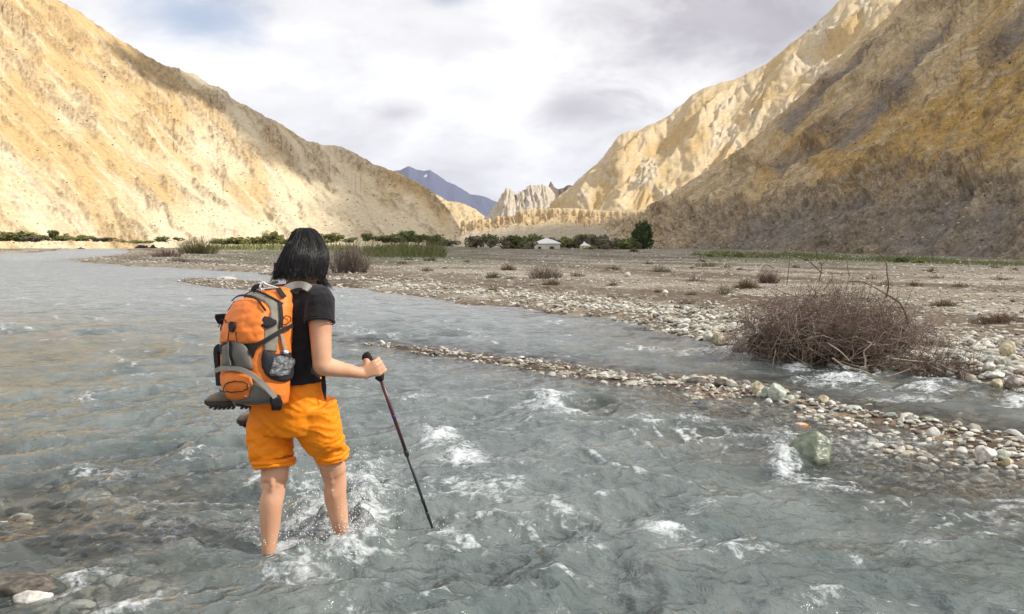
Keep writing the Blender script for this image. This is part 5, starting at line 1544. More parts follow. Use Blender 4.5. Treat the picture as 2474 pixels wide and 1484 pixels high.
def scatter():
    n = 95000
    xs = rng.uniform(-60, 2540, n); ys = 604 + (1215 - 604) * rng.beta(1.0, 1.7, n)
    X, Y = G(xs, ys)
    Z = ground_h(X, Y)
    for _ in range(2):                       # follow the real ground height under that line of sight
        X, Y = G(xs, ys, np.clip(Z, -.3, .5)); Z = ground_h(X, Y)
    a, b, c, d2, s = land_d(X, Y); R = np.hypot(X, Y); m = np.maximum(a, b)
    al, pe = X * .46 - Y * .89, X * .89 + Y * .46
    band = fbm(al * .045, pe * .22, 4, seed=35)
    dry = np.exp(-((a - 4.2 - 1.0 * fbm(X * .12, Y * .12, 2, seed=25)) / 1.5) ** 2)
    cl = fbm(X * .5, Y * .5, 3, seed=77)
    strip = .11 * R + .7
    den = np.where(m > -.05, 1.3 * np.exp(-np.maximum(m, 0) / strip) + .8 * sstep(-.3, .2, -band + .5 * cl + .08), 0)
    den = den * (1 - .85 * dry * (m > 1))
    cl2 = fbm(X * 1.6, Y * 1.6, 3, seed=79)
    den = np.maximum(den, np.where(c > -.12, np.maximum(.4, 1.0 * sstep(-.35, .25, cl2 + .05)), 0))
    den = np.maximum(den, np.where((s > -.1) & (c < 0), .75, 0)); den = np.maximum(den, np.where(d2 > -.3, .8, 0))
    den = den * sstep(2600, 0, R * 1.0) 
    keep = rng.uniform(0, 1, n) < den * np.interp(R, [5, 9, 14, 25, 60, 200], [.5, .75, .5, .55, .8, .8])
    X, Y, Z, R, c, s, m = [q[keep] for q in (X, Y, Z, R, c, s, m)]
    k = len(X)
    r = np.exp(rng.normal(np.log(.024), .5, k)) * np.interp(m, [-.1, .2, 2.5, 8], [1.3, 1.6, 1.15, .85]) * np.where(c > -.12, .52, 1)
    big = rng.uniform(0, 1, k) < .02
    r = np.where(big, r * 2.0, r)
    r = np.clip(r, np.maximum(.009, rng.choice([1.4, 2.4, 3.8], k, p=[.45, .40, .15]) * R / FPX), np.where(R > 25, .12, .072))
    r = np.where(c > -.12, np.where(rng.uniform(0, 1, k) < .05, rng.uniform(.035, .062, k), np.minimum(r, .036)), r)
    r = np.where((s > 0) & (c < 0), np.clip(r * 1.0, 0, .043), r)
    Z = np.where((s > 0) & (c < 0), Z - .004, Z)
    return X, Y, Z, R, r, m

def lowpoly(level, seed):
    return stone_shape(level, seed, 7 if level > 1 else 3, .2, (1, .75, .55)), ICO[level][1]

def place_stones(X, Y, Z, r, flat=.8, fine=9):
    lib = {0: [lowpoly(0, 50 + k) for k in range(8)], 1: [lowpoly(1, 100 + k) for k in range(14)], 2: [lowpoly(2, 200 + k) for k in range(16)]}
    R = np.hypot(X, Y); ppx = r * FPX / R
    mb = MB()
    col = STONE_COLS[rng.choice(10, len(X), p=STONE_P / STONE_P.sum())] * rng.uniform(.8, 1.12, (len(X), 1)) * np.interp(R, [12, 30], [1, 1.15])[:, None]
    for lv in (0, 1, 2):
        sel = np.where((ppx >= (0, 3.2, fine)[lv]) & (ppx < (3.2, fine, 1e9)[lv]))[0]
        for k in range(len(lib[lv])):
            ii = sel[k::len(lib[lv])]
            if len(ii) == 0: continue
            v, t = lib[lv][k]
            th = rng.uniform(0, 2 * np.pi, len(ii)); ct, st = np.cos(th), np.sin(th)
            tl = rng.normal(0, .25, len(ii))
            vx = v[None, :, 0] * ct[:, None] - v[None, :, 1] * st[:, None]; vy = v[None, :, 0] * st[:, None] + v[None, :, 1] * ct[:, None]
            vz = v[None, :, 2] * flat + vx * tl[:, None]
            vv = np.stack([vx, vy, vz], -1) * r[ii][:, None, None]
            vv = vv + np.stack([X[ii], Y[ii], Z[ii] + r[ii] * .30], -1)[:, None, :]
            nv = len(v)
            tt = t[None] + (np.arange(len(ii)) * nv)[:, None, None]
            mb.add(vv.reshape(-1, 3), None, tt.reshape(-1, 3), np.repeat(col[ii], nv, 0))
    return mb

SX, SY, SZ, SR, Sr, Sm = scatter()
_px = Sr * FPX / SR
order = np.argsort(-_px)
_sxp = IW / 2 + FPX * SX / SY
vis = (_sxp > 0) & (_sxp < IW)
order = order[vis[order]]
TOP = order[:290]
rest = np.setdiff1d(np.arange(len(SX)), TOP)
gs = place_stones(SX[rest], SY[rest], SZ[rest], Sr[rest]).build('gravel', M_stones, ground, smooth=False)
tag(gs, kind='stuff')
STM = []
for k in range(14):
    v = stone_shape(3, 300 + k, 10, .16, (1, .78, .62)); STM.append(mesh_data('stone', v, None, ICO[3][1], smooth=True)); STM[-1].materials.append(M_stone)
for i in TOP:
    o = bpy.data.objects.new('stone', STM[int(i) % 14]); sc.collection.objects.link(o); o.parent = ground
    r = float(Sr[i]); o.location = (float(SX[i]), float(SY[i]), float(SZ[i]) + r * .28); o.scale = (r, r, r * .85)
    o.rotation_euler = (rng.normal(0, .25), rng.normal(0, .25), rng.uniform(0, 6.28))

# pebbles and cobbles under water
def bed_stones():
    n = 3400
    xs = rng.uniform(-150, 2620, n); ys = rng.uniform(900, 1560, n)
    X, Y = G(xs, ys, -.2); a, b, c, d2, s = land_d(X, Y)
    k = (np.maximum.reduce([a, c]) < -.05) & (rng.uniform(0, 1, n) < np.where((s > -.2) | (xs < 900), .9, .45))
    X, Y = X[k], Y[k]; Z = ground_h(X, Y)
    r = np.clip(np.exp(rng.normal(np.log(.042), .55, len(X))), .02, .13)
    r = np.minimum(r, np.maximum(.02, (-Z) * .75))
    return X, Y, Z, r
bX, bY, bZ, br = bed_stones()
bs = place_stones(bX, bY, bZ, br, flat=.7, fine=24).build('riverbed_cobbles', M_stones, ground, smooth=False)
tag(bs, kind='stuff')

GRN = [(.3, (.10, .12, .085)), (.5, (.165, .19, .135)), (.7, (.25, .27, .20))]
PGR = [(.25, (.34, .37, .31)), (.5, (.42, .45, .38)), (.75, (.50, .52, .45))]
YEL = [(.25, (.36, .31, .19)), (.5, (.50, .44, .29)), (.75, (.60, .55, .41))]
WHT = [(.25, (.46, .43, .37)), (.5, (.60, .57, .51)), (.75, (.70, .68, .62))]
DRK = [(.25, (.06, .052, .045)), (.5, (.10, .085, .07)), (.75, (.17, .145, .12))]
BLU = [(.25, (.055, .06, .075)), (.5, (.10, .105, .125)), (.75, (.22, .22, .23))]
PNK = [(.25, (.22, .185, .16)), (.5, (.30, .255, .225)), (.75, (.38, .33, .29))]
LIC = [(.36, (.62, .58, .52)), (.47, (.62, .50, .40)), (.53, (.62, .26, .03)), (.7, (.50, .18, .015))]
MOS = [(.3, (.16, .13, .05)), (.5, (.28, .21, .05)), (.7, (.34, .30, .18))]
SM = {}
def smat(nm, ramp, rough=.6, scale=26.0):
    if nm not in SM: SM[nm] = mat_stone(nm, ramp, False, scale, rough, .3)
    return SM[nm]
def boulder(label, x, yb, w, h, mt, seed, z=None, dep=.8, cuts=6, sink=.25, cat='stone', group=None, level=4, rot=None, lift=0.0, bumpy=.09):
    """x, yb: px where its foot stands; w, h px on the photograph"""
    p = G(x, yb)
    zz = float(ground_h(np.array([p[0]]), np.array([p[1]]))[0]) if z is None else z
    p = G(x, yb, zz)
    k = p[1] / FPX
    v = stone_shape(level, seed, cuts, .13, (1, 1, 1))
    v = v / np.array([np.abs(v[:, 0]).max(), np.abs(v[:, 1]).max(), np.abs(v[:, 2]).max()])
    v = v * (1 + bumpy * fbm3(v + seed, 2.6, 4, seed=seed % 30))[:, None]
    hz = h * k / 2 / (1 - sink)
    v = v * np.array([w * k / 2, w * k / 2 * dep, hz])
    if rot: 
        cr, sr = math.cos(rot), math.sin(rot); v = np.stack([v[:, 0] * cr + v[:, 2] * sr, v[:, 1], -v[:, 0] * sr + v[:, 2] * cr], 1)
    o = obj('river_stone' if cat == 'stone' else cat, v, None, ICO[level][1], mt)
    o.location = (p[0], p[1] + w * k / 2 * dep * .5, zz + hz * (1 - 2 * sink) + lift)
    tag(o, label, cat, group)
    return o
boulder('big wet green boulder with white water around it, below the orange-spotted stone', 1965, 1148, 108, 108, smat('green_rock', GRN, .3, 16), 11, z=-.12, sink=.2, cat='boulder', cuts=5, bumpy=.16)
boulder('low white stone with an orange lichen patch just above the big green boulder', 1936, 1042, 44, 20, smat('lichen_rock', LIC, .7, 22), 12, z=-.03, sink=.3)
boulder('rounded yellowish stone at the left of the pale green stones on the gravel bar', 1834, 952, 34, 33, smat('yellow_rock', YEL), 13, z=.02)
boulder('largest pale green stone on the gravel bar beside the yellowish stone', 1880, 968, 46, 42, smat('pale_green_rock', PGR), 14, z=.02)
boulder('small pale green stone wedged between the yellowish stone and largest green stone', 1853, 958, 28, 24, smat('pale_green_rock', PGR), 15, z=.03)
boulder('flat pale green stone at the right foot of the largest green stone', 1908, 972, 30, 18, smat('pale_green_rock', PGR), 16, z=.01)
boulder('white stone in front of the pale green stones at the edge of the bar', 1858, 978, 22, 15, smat('white_rock', WHT), 17, z=.0)
boulder('pinkish white stone nearest the water below the yellowish stone', 1827, 990, 22, 16, smat('white_rock', WHT), 18, z=-.01)
boulder('dark blue wet rock standing in the shallows left of the green stones', 1690, 998, 42, 30, smat('blue_rock', BLU, .3), 19, z=-.06)
boulder('brown flat rock on the far edge of the gravel bar', 1684, 930, 54, 18, smat('dark_rock', DRK), 20, z=.01, sink=.3)
boulder('dark pointed slab leaning on the far edge of the gravel bar', 1752, 938, 52, 20, smat('dark_rock', DRK), 21, z=.01, rot=.25)
boulder('white cobble next to the dark pointed slab', 1800, 942, 18, 15, smat('white_rock', WHT), 22, z=.01)
boulder('round yellow stone in the middle of the bar above the orange-spotted stone', 1990, 978, 27, 24, smat('yellow_rock', YEL), 23, z=.01)
boulder('white pointed cobble right of the round yellow stone', 2010, 984, 20, 18, smat('white_rock', WHT), 24, z=.0)
boulder('pale green slab lying flat on the far edge of the bar', 2064, 996, 54, 16, smat('pale_green_rock', PGR), 25, z=.01, dep=.6)
boulder('grey-green stone just breaking the surface of the shallows', 1846, 1034, 34, 26, smat('green_rock', GRN), 26, z=-.08)
boulder('mossy golden stone in the current right of the big green boulder', 2095, 1142, 50, 20, smat('moss_rock', MOS, .4, 22), 27, z=-.07, sink=.35)
boulder('dark green stone among white cobbles on the far edge of the bar at right', 2240, 1022, 40, 20, smat('green_rock', GRN), 28, z=.0)
boulder('large white slab tilted on cobbles near the right edge', 2384, 1112, 56, 36, smat('white_rock', WHT), 29, z=.02, rot=.2)
boulder('grey-green slab right of the large white slab', 2424, 1106, 40, 20, smat('pale_green_rock', PGR), 30, z=.03, dep=.6)
boulder('yellow cobble in front of the grey-green slab near the right edge', 2436, 1126, 30, 22, smat('yellow_rock', YEL), 31, z=.0)
boulder('big cream boulder standing on the bank at the right edge', 2438, 860, 40, 37, smat('yellow_rock', YEL), 32)
boulder('long pale grey slab on the bank by the right edge', 2408, 912, 50, 13, smat('white_rock', WHT), 33, dep=.6, sink=.2)
boulder('olive rounded stone at the waterline by the right edge', 2410, 938, 32, 22, smat('yellow_rock', MOS), 34)
boulder('brown-grey rounded stone under the long pale slab', 2446, 932, 36, 24, smat('pink_rock', PNK), 35)
boulder('white slab below the big cream boulder', 2390, 890, 32, 14, smat('white_rock', WHT), 36, dep=.6)
boulder('pinkish grey rock at the waterline left of the dead brush pile', 1786, 856, 34, 30, smat('pink_rock', PNK), 37, z=-.03)
boulder('yellow cobble on the stone bank left of the brush pile', 1734, 828, 26, 26, smat('yellow_rock', YEL), 38)
boulder('white cobble at the left of the yellow cobble on the stone bank', 1710, 820, 24, 20, smat('white_rock', WHT), 39)
boulder('grey-green cobble tucked against the left side of the brush pile', 1812, 792, 26, 22, smat('pale_green_rock', PGR), 40)
boulder('dark rock in the water just right of the bare forearm', 802, 826, 30, 18, smat('dark_rock', DRK, .4), 41, z=-.05)
boulder('small dark rock in the river above the tip of the gravel bar', 948, 795, 20, 9, smat('dark_rock', DRK, .4), 42, z=-.03)
boulder('low white rock in the river behind the backpack', 545, 678, 46, 9, smat('white_rock', WHT, .4), 43, z=-.05)
boulder('white boulder standing alone on the far gravel flat', 1606, 712, 17, 13, smat('white_rock', WHT), 44)
boulder('white boulder on the far gravel flat behind the dry bushes', 1515, 668, 16, 11, smat('white_rock', WHT), 45)
boulder('pale grey boulder at the waterline of the far bank below the dry bushes', 1170, 742, 30, 20, smat('pink_rock', WHT), 46)
boulder('long dark wet slab at the lower left corner', 40, 1446, 210, 46, smat('dark_rock', DRK, .3), 47, z=.0, dep=.7, sink=.25, bumpy=.14)
boulder('pale rock in front of the dark slab at the lower left corner', 70, 1462, 104, 34, smat('white_rock', YEL, .4), 48, z=.0, dep=.5, rot=-.12, bumpy=.14)
SUB = [(255, 1135, 120, YEL, 'broad pale stone under the water left of the person'), (205, 1222, 110, WHT, 'whitest sunken stone left of the person'), (300, 1262, 90, YEL, 'tan sunken stone right below the whitest sunken stone'), (62, 1262, 50, WHT, 'small white sunken stone near the left edge'),
       (1408, 1218, 64, YEL, 'round pale sunken stone in the middle of the river'), (1960, 1440, 110, YEL, 'tan sunken stone near the bottom right'), (180, 1490, 80, YEL, 'tan sunken stone at the bottom left edge'), (1560, 1090, 50, WHT, 'pale sunken stone left of the big green boulder'), (420, 1468, 90, PNK, 'brownish sunken stone at the bottom left of the person')]
for k, (x, y, w, rp, lb) in enumerate(SUB):
    boulder(lb, x, y, w, w * .34, smat('sunken_%d' % k, rp, .6), 60 + k, z=-.115, sink=.1, dep=.8)
# ------------------------------------------------------------------ vegetation
M_twig = mat_col('dry_twigs', scale=20, lo=.75, hi=1.2, rough=.9, bump=0, spec=.1)
M_bark = mat_noise('bark', (.07, .05, .035), (.14, .105, .075), scale=14, rough=.95, bump=.4, bscale=40)
M_dead = mat_noise('bleached_wood', (.24, .19, .15), (.40, .34, .28), scale=14, rough=.9, bump=.3, bscale=40)
M_leaf = mat_col('leaves', scale=3, lo=.75, hi=1.25, rough=.7, bump=0, spec=.2, translucent=.45)

def twig_path(p, d, ln, n, curl, r, grav=0.0):
    pts = [np.array(p)]; d = unit(np.array(d))
    ax = unit(r.normal(size=3))
    for k in range(n):
        d = unit(d + np.cross(ax, d) * curl + r.normal(0, .12, 3) + np.array([0, 0, -grav]))
        pts.append(pts[-1] + d * ln / n)
    return np.array(pts)

def inpoly(x, y, poly):
    ins = np.zeros(np.shape(x), bool); m = len(poly)
    for i in range(m):
        (ax, ay), (bx, by) = poly[i], poly[(i + 1) % m]
        if ay != by: ins ^= ((ay > y) != (by > y)) & (x < (bx - ax) * (y - ay) / (by - ay) + ax)
    return ins

def twig_batch(mb, P0, D, LN, nseg, curl, r0, cols, r, taper=.35, grav=0.0, zmin=None, jit=.12):
    """many thin tapering twigs at once; returns their paths"""
    N = len(P0); d = unit(D); ax = unit(r.normal(size=(N, 3))); pts = [np.array(P0, float)]
    for k in range(nseg):
        d = unit(d + np.cross(ax, d) * np.reshape(curl, (-1, 1)) + r.normal(0, jit, (N, 3)) + np.array([0, 0, -grav]))
        pts.append(pts[-1] + d * (np.reshape(LN, (-1, 1)) / nseg))
    pts = np.stack(pts, 1)
    if zmin is not None: pts[..., 2] = np.maximum(pts[..., 2], zmin)
    t = unit(np.gradient(pts, axis=1)); A = unit(np.cross(t, unit(r.normal(size=(N, 1, 3))))); B = np.cross(t, A)
    rad = np.reshape(r0, (-1, 1)) * np.linspace(1, taper, nseg + 1)[None]
    th = np.arange(3) * 2 * np.pi / 3
    v = pts[:, :, None] + (np.cos(th)[None, None, :, None] * A[:, :, None] + np.sin(th)[None, None, :, None] * B[:, :, None]) * rad[:, :, None, None]
    nv = (nseg + 1) * 3
    q = (grid_quads(3, nseg + 1, True)[None] + (np.arange(N) * nv)[:, None, None]).reshape(-1, 4)
    mb.add(v.reshape(-1, 3), q, None, np.repeat(cols, nv, 0))
    return pts

def brush_pile():
    r = np.random.default_rng(5)
    base = G(2085, 880)
    C = np.array([base[0] - .1, base[1] + .55, .10])
    o = empty('brush_pile', tuple(C)); tag(o, 'big tangled pile of dead brown branches at the edge of the river', 'dead bush')
    rad = np.array([1.22, .9, .68])
    tw = MB()
    gy = np.array([.25, .195, .175]); br = np.array([.16, .105, .08]); pu = np.array([.22, .15, .135]); li = np.array([.40, .33, .27]); ol = np.array([.15, .125, .07])
    pal = [gy, br, pu, li, br, pu, ol]
    def inside(p): q = (p - C) / rad; return q @ q
    pal = np.array(pal)
    N = 4200
    u = unit(r.normal(size=(N, 3))); u[:, 2] = np.abs(u[:, 2]) * .95 + .02
    lump = 1 + .10 * (u[:, 0] < -.2) - .22 * sstep(.2, .9, u[:, 0]) + .34 * fbm(u[:, 0] * 1.6 + 3, u[:, 1] * 1.6 + u[:, 2], 3, seed=6)
    p = C + u * rad * (lump * r.uniform(.35, 1.0, N) ** .55)[:, None]
    sh = np.arange(N) % 3 == 0
    p[sh, 0] += r.uniform(-.1, .55, sh.sum()); p[sh, 2] *= .7
    tang = unit(np.cross(u, unit(r.normal(size=(N, 3)))))
    d = tang * .9 + u * r.uniform(-.1, .45, (N, 1)) + np.stack([r.normal(0, .2, N), np.full(N, -.15), np.full(N, -.05)], 1)
    twig_batch(tw, p, d, r.uniform(.18, .62, N), 4, r.uniform(-.5, .5, N), r.uniform(.0016, .0042, N), pal[r.integers(0, 7, N)] * r.uniform(.75, 1.25, (N, 1)), r, grav=.05, zmin=-.03)
    # thin upright sprays over the top
    N = 240
    a = r.uniform(0, 2 * np.pi, N); f = r.uniform(0, .9, N)
    p = C + np.stack([np.cos(a) * f * rad[0], np.sin(a) * f * rad[1], np.sqrt(1 - f * f) * rad[2] * .9], 1)
    d = np.stack([np.cos(a) * f * .8 + r.normal(0, .3, N), r.normal(0, .3, N), np.ones(N)], 1)
    twig_batch(tw, p, d, r.uniform(.12, .42, N), 4, r.uniform(-.2, .2, N), r.uniform(.0018, .004, N), pal[r.integers(0, 7, N)] * r.uniform(.7, 1.1, (N, 1)), r)
    # drooping fringe over the water and low skirt to the right
    N = 1300
    t = r.uniform(0, 1, N)
    e = G(1850 + 520 * t, 872 + 52 * t)
    p = np.stack([e[0] + r.normal(0, .10, N), e[1] + r.uniform(.02, .5, N), r.uniform(.02, 1, N) * (.30 - .16 * t + .25 * (t < .55))], 1)
    d = np.stack([r.normal(.2, .7, N), -r.uniform(0, .6, N), r.normal(0, .45, N)], 1)
    twig_batch(tw, p, d, r.uniform(.15, .5, N), 4, r.uniform(-.5, .5, N), r.uniform(.002, .005, N), pal[r.integers(0, 7, N)] * r.uniform(.65, 1.1, (N, 1)), r, grav=.02, zmin=.005)
    # dark core painted for the shade inside the pile and the mud below
    t_ = tw.build('twigs', M_twig, None, smooth=False); t_.parent = o
    t_.data.transform(__import__('mathutils').Matrix.Translation(-Vector(C))); tag(t_, kind='stuff')
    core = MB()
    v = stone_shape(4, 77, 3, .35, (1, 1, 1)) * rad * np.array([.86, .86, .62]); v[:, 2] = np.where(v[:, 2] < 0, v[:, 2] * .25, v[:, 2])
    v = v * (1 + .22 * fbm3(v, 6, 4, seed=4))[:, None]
    obj('shade_core', v + np.array([-.05, .03, -.03]), None, ICO[4][1], mat_noise('shade_core', (.028, .020, .013), (.075, .052, .034), scale=12, rough=1, bump=1, bscale=35, bdist=.03), o, smooth=False)
    # main limbs that stand out
    def limb_(name, px, dep, r0, r1, mat):
        pts = spline([P(x, y, d_) for (x, y), d_ in zip(px, dep)], 16) - C
        obj(name, *tube(pts, np.linspace(r0, r1, 16), 6), mat, o)
    limb_('branch', [(2194, 790), (2186, 755), (2168, 728), (2130, 705), (2085, 682), (2050, 680)], [9.9, 9.9, 9.9, 9.9, 9.8, 9.8], 0.0120, 0.0044, M_bark)
    limb_('branch', [(2140, 720), (2146, 690), (2142, 660), (2140, 635), (2120, 612), (2105, 608)], [10.2] * 6, 0.0096, 0.0033, M_bark)
    limb_('branch', [(1978, 680), (1984, 645), (1972, 610), (1965, 590)], [10.3] * 4, 0.0072, 0.0022, M_bark)
    limb_('branch', [(1985, 660), (1950, 630), (1905, 617), (1860, 615)], [10.3] * 4, 0.0072, 0.0022, M_bark)
    limb_('branch', [(1900, 690), (1905, 650), (1908, 618), (1905, 610)], [10.4] * 4, 0.0048, 0.0017, M_bark)
    limb_('branch', [(1985, 640), (2005, 622), (2030, 612)], [10.3] * 3, 0.0054, 0.0017, M_bark)
    limb_('branch', [(2050, 665), (2046, 640), (2044, 600)], [10.3] * 3, 0.0042, 0.0017, M_bark)
    limb_('branch', [(1870, 650), (1850, 640), (1835, 660), (1820, 675)], [10.6] * 4, 0.0048, 0.0017, M_bark)
    limb_('branch', [(1990, 700), (2010, 672), (2004, 655)], [10] * 3, 0.0054, 0.0022, M_bark)
    limb_('bleached_branch', [(2010, 865), (2040, 885), (2080, 895), (2120, 912)], [8.75, 8.7, 8.6, 8.5], .010, .006, M_dead)
    limb_('bleached_branch', [(2088, 893), (2090, 870), (2086, 850), (2104, 832), (2095, 826)], [8.7] * 5, .009, .005, M_dead)
    limb_('bleached_branch', [(2150, 866), (2200, 872), (2250, 875), (2290, 868)], [8.9] * 4, .011, .006, M_dead)
    limb_('bleached_branch', [(2140, 912), (2170, 902), (2196, 892)], [8.6] * 3, .008, .004, M_dead)
    limb_('bleached_branch', [(2226, 858), (2240, 862), (2290, 872), (2330, 876)], [9.2] * 4, .012, .006, M_dead)
    limb_('bleached_branch', [(2000, 830), (2030, 850), (2052, 872)], [8.9] * 3, .009, .005, M_dead)
    return o
brush_pile()

def dry_bush(label, x, yb, w, h, cols, seed, n=300, upright=.7, group=None, name='dry_bush', cat='dry bush', rmin=.0035, zoff=0):
    r = np.random.default_rng(seed)
    p = G(x, yb, .18); z = float(ground_h(np.array([p[0]]), np.array([p[1]]))[0]) + zoff
    p = G(x, yb, z); k = p[1] / FPX
    o = empty(name, (p[0], p[1] + w * k * .25, z)); tag(o, label, cat, group)
    mb = MB(); W = w * k / 2; Hh = h * k; n = int(n * .8)
    cols = np.array(cols)
    f = r.uniform(0, 1, n) ** .7; a = r.uniform(0, 2 * np.pi, n)
    p0 = np.stack([np.cos(a) * W * f * .75, np.sin(a) * W * f * .45, np.full(n, -.02)], 1)
    hh = Hh * (1 - .55 * f * f) * r.uniform(.35, 1.08, n)
    d = np.stack([np.cos(a) * f * (1.2 - upright) + r.normal(0, .25, n), np.sin(a) * f * (1.2 - upright) + r.normal(0, .2, n), np.ones(n)], 1)
    rr = max(rmin, .36 * k) * r.uniform(.7, 1.4, n)
    c = cols[r.integers(0, len(cols), n)] * r.uniform(.7, 1.25, (n, 1))
    pts = twig_batch(mb, p0, d, hh, 3, r.uniform(-.25, .25, n), rr, c, r)
    for _ in range(2):
        q = pts[np.arange(n), r.integers(1, 3, n)]
        twig_batch(mb, q, d + r.normal(0, .9, (n, 3)), hh * .38, 2, r.uniform(-.3, .3, n), rr * .75, c, r)
    t = mb.build('twigs', M_twig, o, smooth=False); tag(t, kind='stuff')
    st = MB()
    for i in range(5):
        a = i * 1.3; st.tube(twig_path(np.array([math.cos(a) * W * .2, math.sin(a) * W * .1, -.05]), np.array([math.cos(a) * .5, math.sin(a) * .3, 1]), Hh * .55, 4, .1, r), np.linspace(max(.008, .6 * k), max(.004, .3 * k), 5), 5, False)
        st.build('stem', M_bark, o); st = MB()
    return o
GREY = [(.215, .175, .145), (.165, .125, .10), (.26, .22, .185), (.13, .095, .07)]
BRN = [(.125, .085, .045), (.17, .12, .065), (.10, .068, .038), (.20, .15, .09)]
OLV = [(.13, .125, .045), (.17, .15, .06), (.10, .09, .035), (.19, .165, .09)]
RED = [(.17, .105, .08), (.13, .08, .06), (.21, .145, .11)]
dry_bush('tall grey leafless thicket just right of the head', 838, 660, 118, 92, GREY, 1, 620, .9)
dry_bush('round brown dry tussock on the stone bank at the waterline', 945, 712, 84, 40, BRN, 2, 420, .3)
dry_bush('dark brown dry tussock drooping at the waterline right of the round one', 1062, 728, 48, 34, RED, 3, 280, .4)
dry_bush('grey dry bush in the middle of the gravel flat', 1318, 672, 105, 40, GREY, 4, 360, .7)
dry_bush('olive dry tuft left of the grey bush on the gravel flat', 1190, 674, 48, 24, OLV, 5, 200, .6)
dry_bush('brown tuft on the flat below the white tents', 1228, 654, 42, 24, BRN, 6, 180, .6)
dry_bush('low olive tuft in the mud strip', 1190, 706, 44, 20, OLV, 7, 180, .5)
dry_bush('long reddish dry scrub left of the brush pile', 1330, 690, 70, 24, RED, 8, 200, .5)
dry_bush('brown rounded bush behind the left end of the brush pile', 1805, 698, 62, 36, BRN, 9, 320, .4)
dry_bush('second brown bush left behind the brush pile', 1860, 684, 60, 40, RED, 10, 300, .5)
dry_bush('reddish low scrub on the bank right of the brush pile', 2440, 790, 190, 40, RED, 11, 520, .5)
dry_bush('brown grass mat along the bank between brush pile and cream boulder', 2270, 852, 190, 34, BRN, 12, 620, .3)
dry_bush('dry tuft on the stone bank left of the grey-green cobble', 1670, 766, 60, 24, GREY, 13, 200, .5)
dry_bush('low brown tuft on the flat near the lone white boulder', 1672, 716, 50, 16, BRN, 14, 160, .5)
dry_bush('small dark tuft right of the lone white boulder', 1590, 708, 26, 12, BRN, 15, 120, .5)
dry_bush('olive scrub on the flat under the right green meadow', 1712, 645, 90, 14, OLV, 16, 180, .6)
dry_bush('brown dry scrub at the far right of the flat', 2290, 742, 90, 24, BRN, 17, 260, .5)
dry_bush('green-brown feathery shrub on the spit left of the person', 468, 614, 120, 50, OLV, 18, 520, .5)
dry_bush('brown scrub at the left foot of the feathery shrub', 395, 622, 90, 26, RED, 19, 260, .4)
dry_bush('dark brown tuft on the spit near the water', 425, 640, 70, 22, BRN, 20, 240, .5)
dry_bush('yellow feathery bush before the bright sand slope', 490, 574, 70, 40, [(.42, .33, .15), (.36, .27, .11), (.30, .25, .11)], 21, 260, .6)
dry_bush('brown scrub on the far left gravel', 205, 602, 60, 14, BRN, 22, 160, .5)
dry_bush('second brown scrub on the far gravel beside the narrow channel', 265, 600, 60, 12, RED, 23, 160, .5)

# small tufts scattered over the gravel flat
_r = np.random.default_rng(90)
TUFTS = []
while len(TUFTS) < 42:
    x = _r.uniform(900, 2470); y = 628 + 150 * _r.uniform(0, 1) ** 1.3
    p = G(x, y, .2)
    if float(sdf(np.array([p[0]]), np.array([p[1]]), LAND)[0]) < 1.5 or (1780 < x < 2350 and y > 700): continue
    w = _r.uniform(24, 80) * (.5 + (y - 620) / 160)
    TUFTS.append((x, y, w, w * _r.uniform(.18, .4), int(_r.integers(0, 4))))
ORD = ['leftmost', 'second from left', 'third from left', 'fourth from left', 'fifth from left', 'sixth from left', 'seventh from left', 'eighth from left', 'ninth from left', 'tenth from left', 'eleventh from left', 'twelfth from left', 'thirteenth from left', 'fourteenth from left']
for row, nm in enumerate(('far', 'middle', 'near')):
    ts = sorted(sorted(TUFTS, key=lambda t: t[1])[row * 14:row * 14 + 14])
    for k, (x, y, w, h, cc) in enumerate(ts):
        dry_bush('%s dry tuft, %s in the %s tuft row on the flat' % (('brown', 'reddish', 'grey', 'olive')[cc], ORD[k], nm), x, y, w, h, (BRN, RED, GREY, OLV)[cc], 200 + row * 20 + k, 90, .5, group='small dry tufts on the gravel flat', name='dry_tuft', cat='dry tuft')
# --- leafy shrubs and trees: many small leaf clumps on a branching frame
def leafy_mesh(seed, cols, n=800, lumps=12, size=.10, tall=1.0, low=0.0, egg=False):
    r = np.random.default_rng(seed)
    cs = [np.array([r.normal(0, .40), r.normal(0, .38), r.uniform(.08, .78) * tall]) for _ in range(lumps)]
    rs = [r.uniform(.22, .40) for _ in range(lumps)]
    if egg:
        cs = [np.array([0, 0, .5]) + unit(r.normal(size=3)) * np.array([.46, .46, .36]) * r.uniform(.3, 1) ** .5 for _ in range(lumps)]; rs = [r.uniform(.16, .28) for _ in range(lumps)]
    V, T, Cc = [], [], []
    for k in range(n):
        j = r.integers(0, lumps); u = unit(r.normal(size=3)); f = r.uniform(.55, 1.05)
        p = cs[j] + u * rs[j] * f
        p[2] = max(p[2], .02)
        a = unit(r.normal(size=3) + u * .8); b = unit(np.cross(a, r.normal(size=3)))
        s = size * r.uniform(.6, 1.3)
        c = np.asarray(cols[r.integers(0, len(cols))]) * r.uniform(.65, 1.3)
        b2 = np.cross(a, b)
        V += [p + b * s, p - b * s * .6 + b2 * s * .8, p - b * s * .6 - b2 * s * .8, p + a * s * .6]
        T += [(4 * k, 4 * k + 1, 4 * k + 2), (4 * k, 4 * k + 1, 4 * k + 3), (4 * k, 4 * k + 2, 4 * k + 3)]
        Cc += [c] * 4
    return mesh_data('foliage', np.array(V), None, np.array(T), smooth=False, cols=np.array(Cc)), cs
DG = [(.22, .26, .11), (.27, .31, .13), (.19, .22, .10), (.33, .35, .15)]
MG = [(.36, .38, .15), (.42, .42, .17), (.30, .32, .13), (.48, .45, .19)]
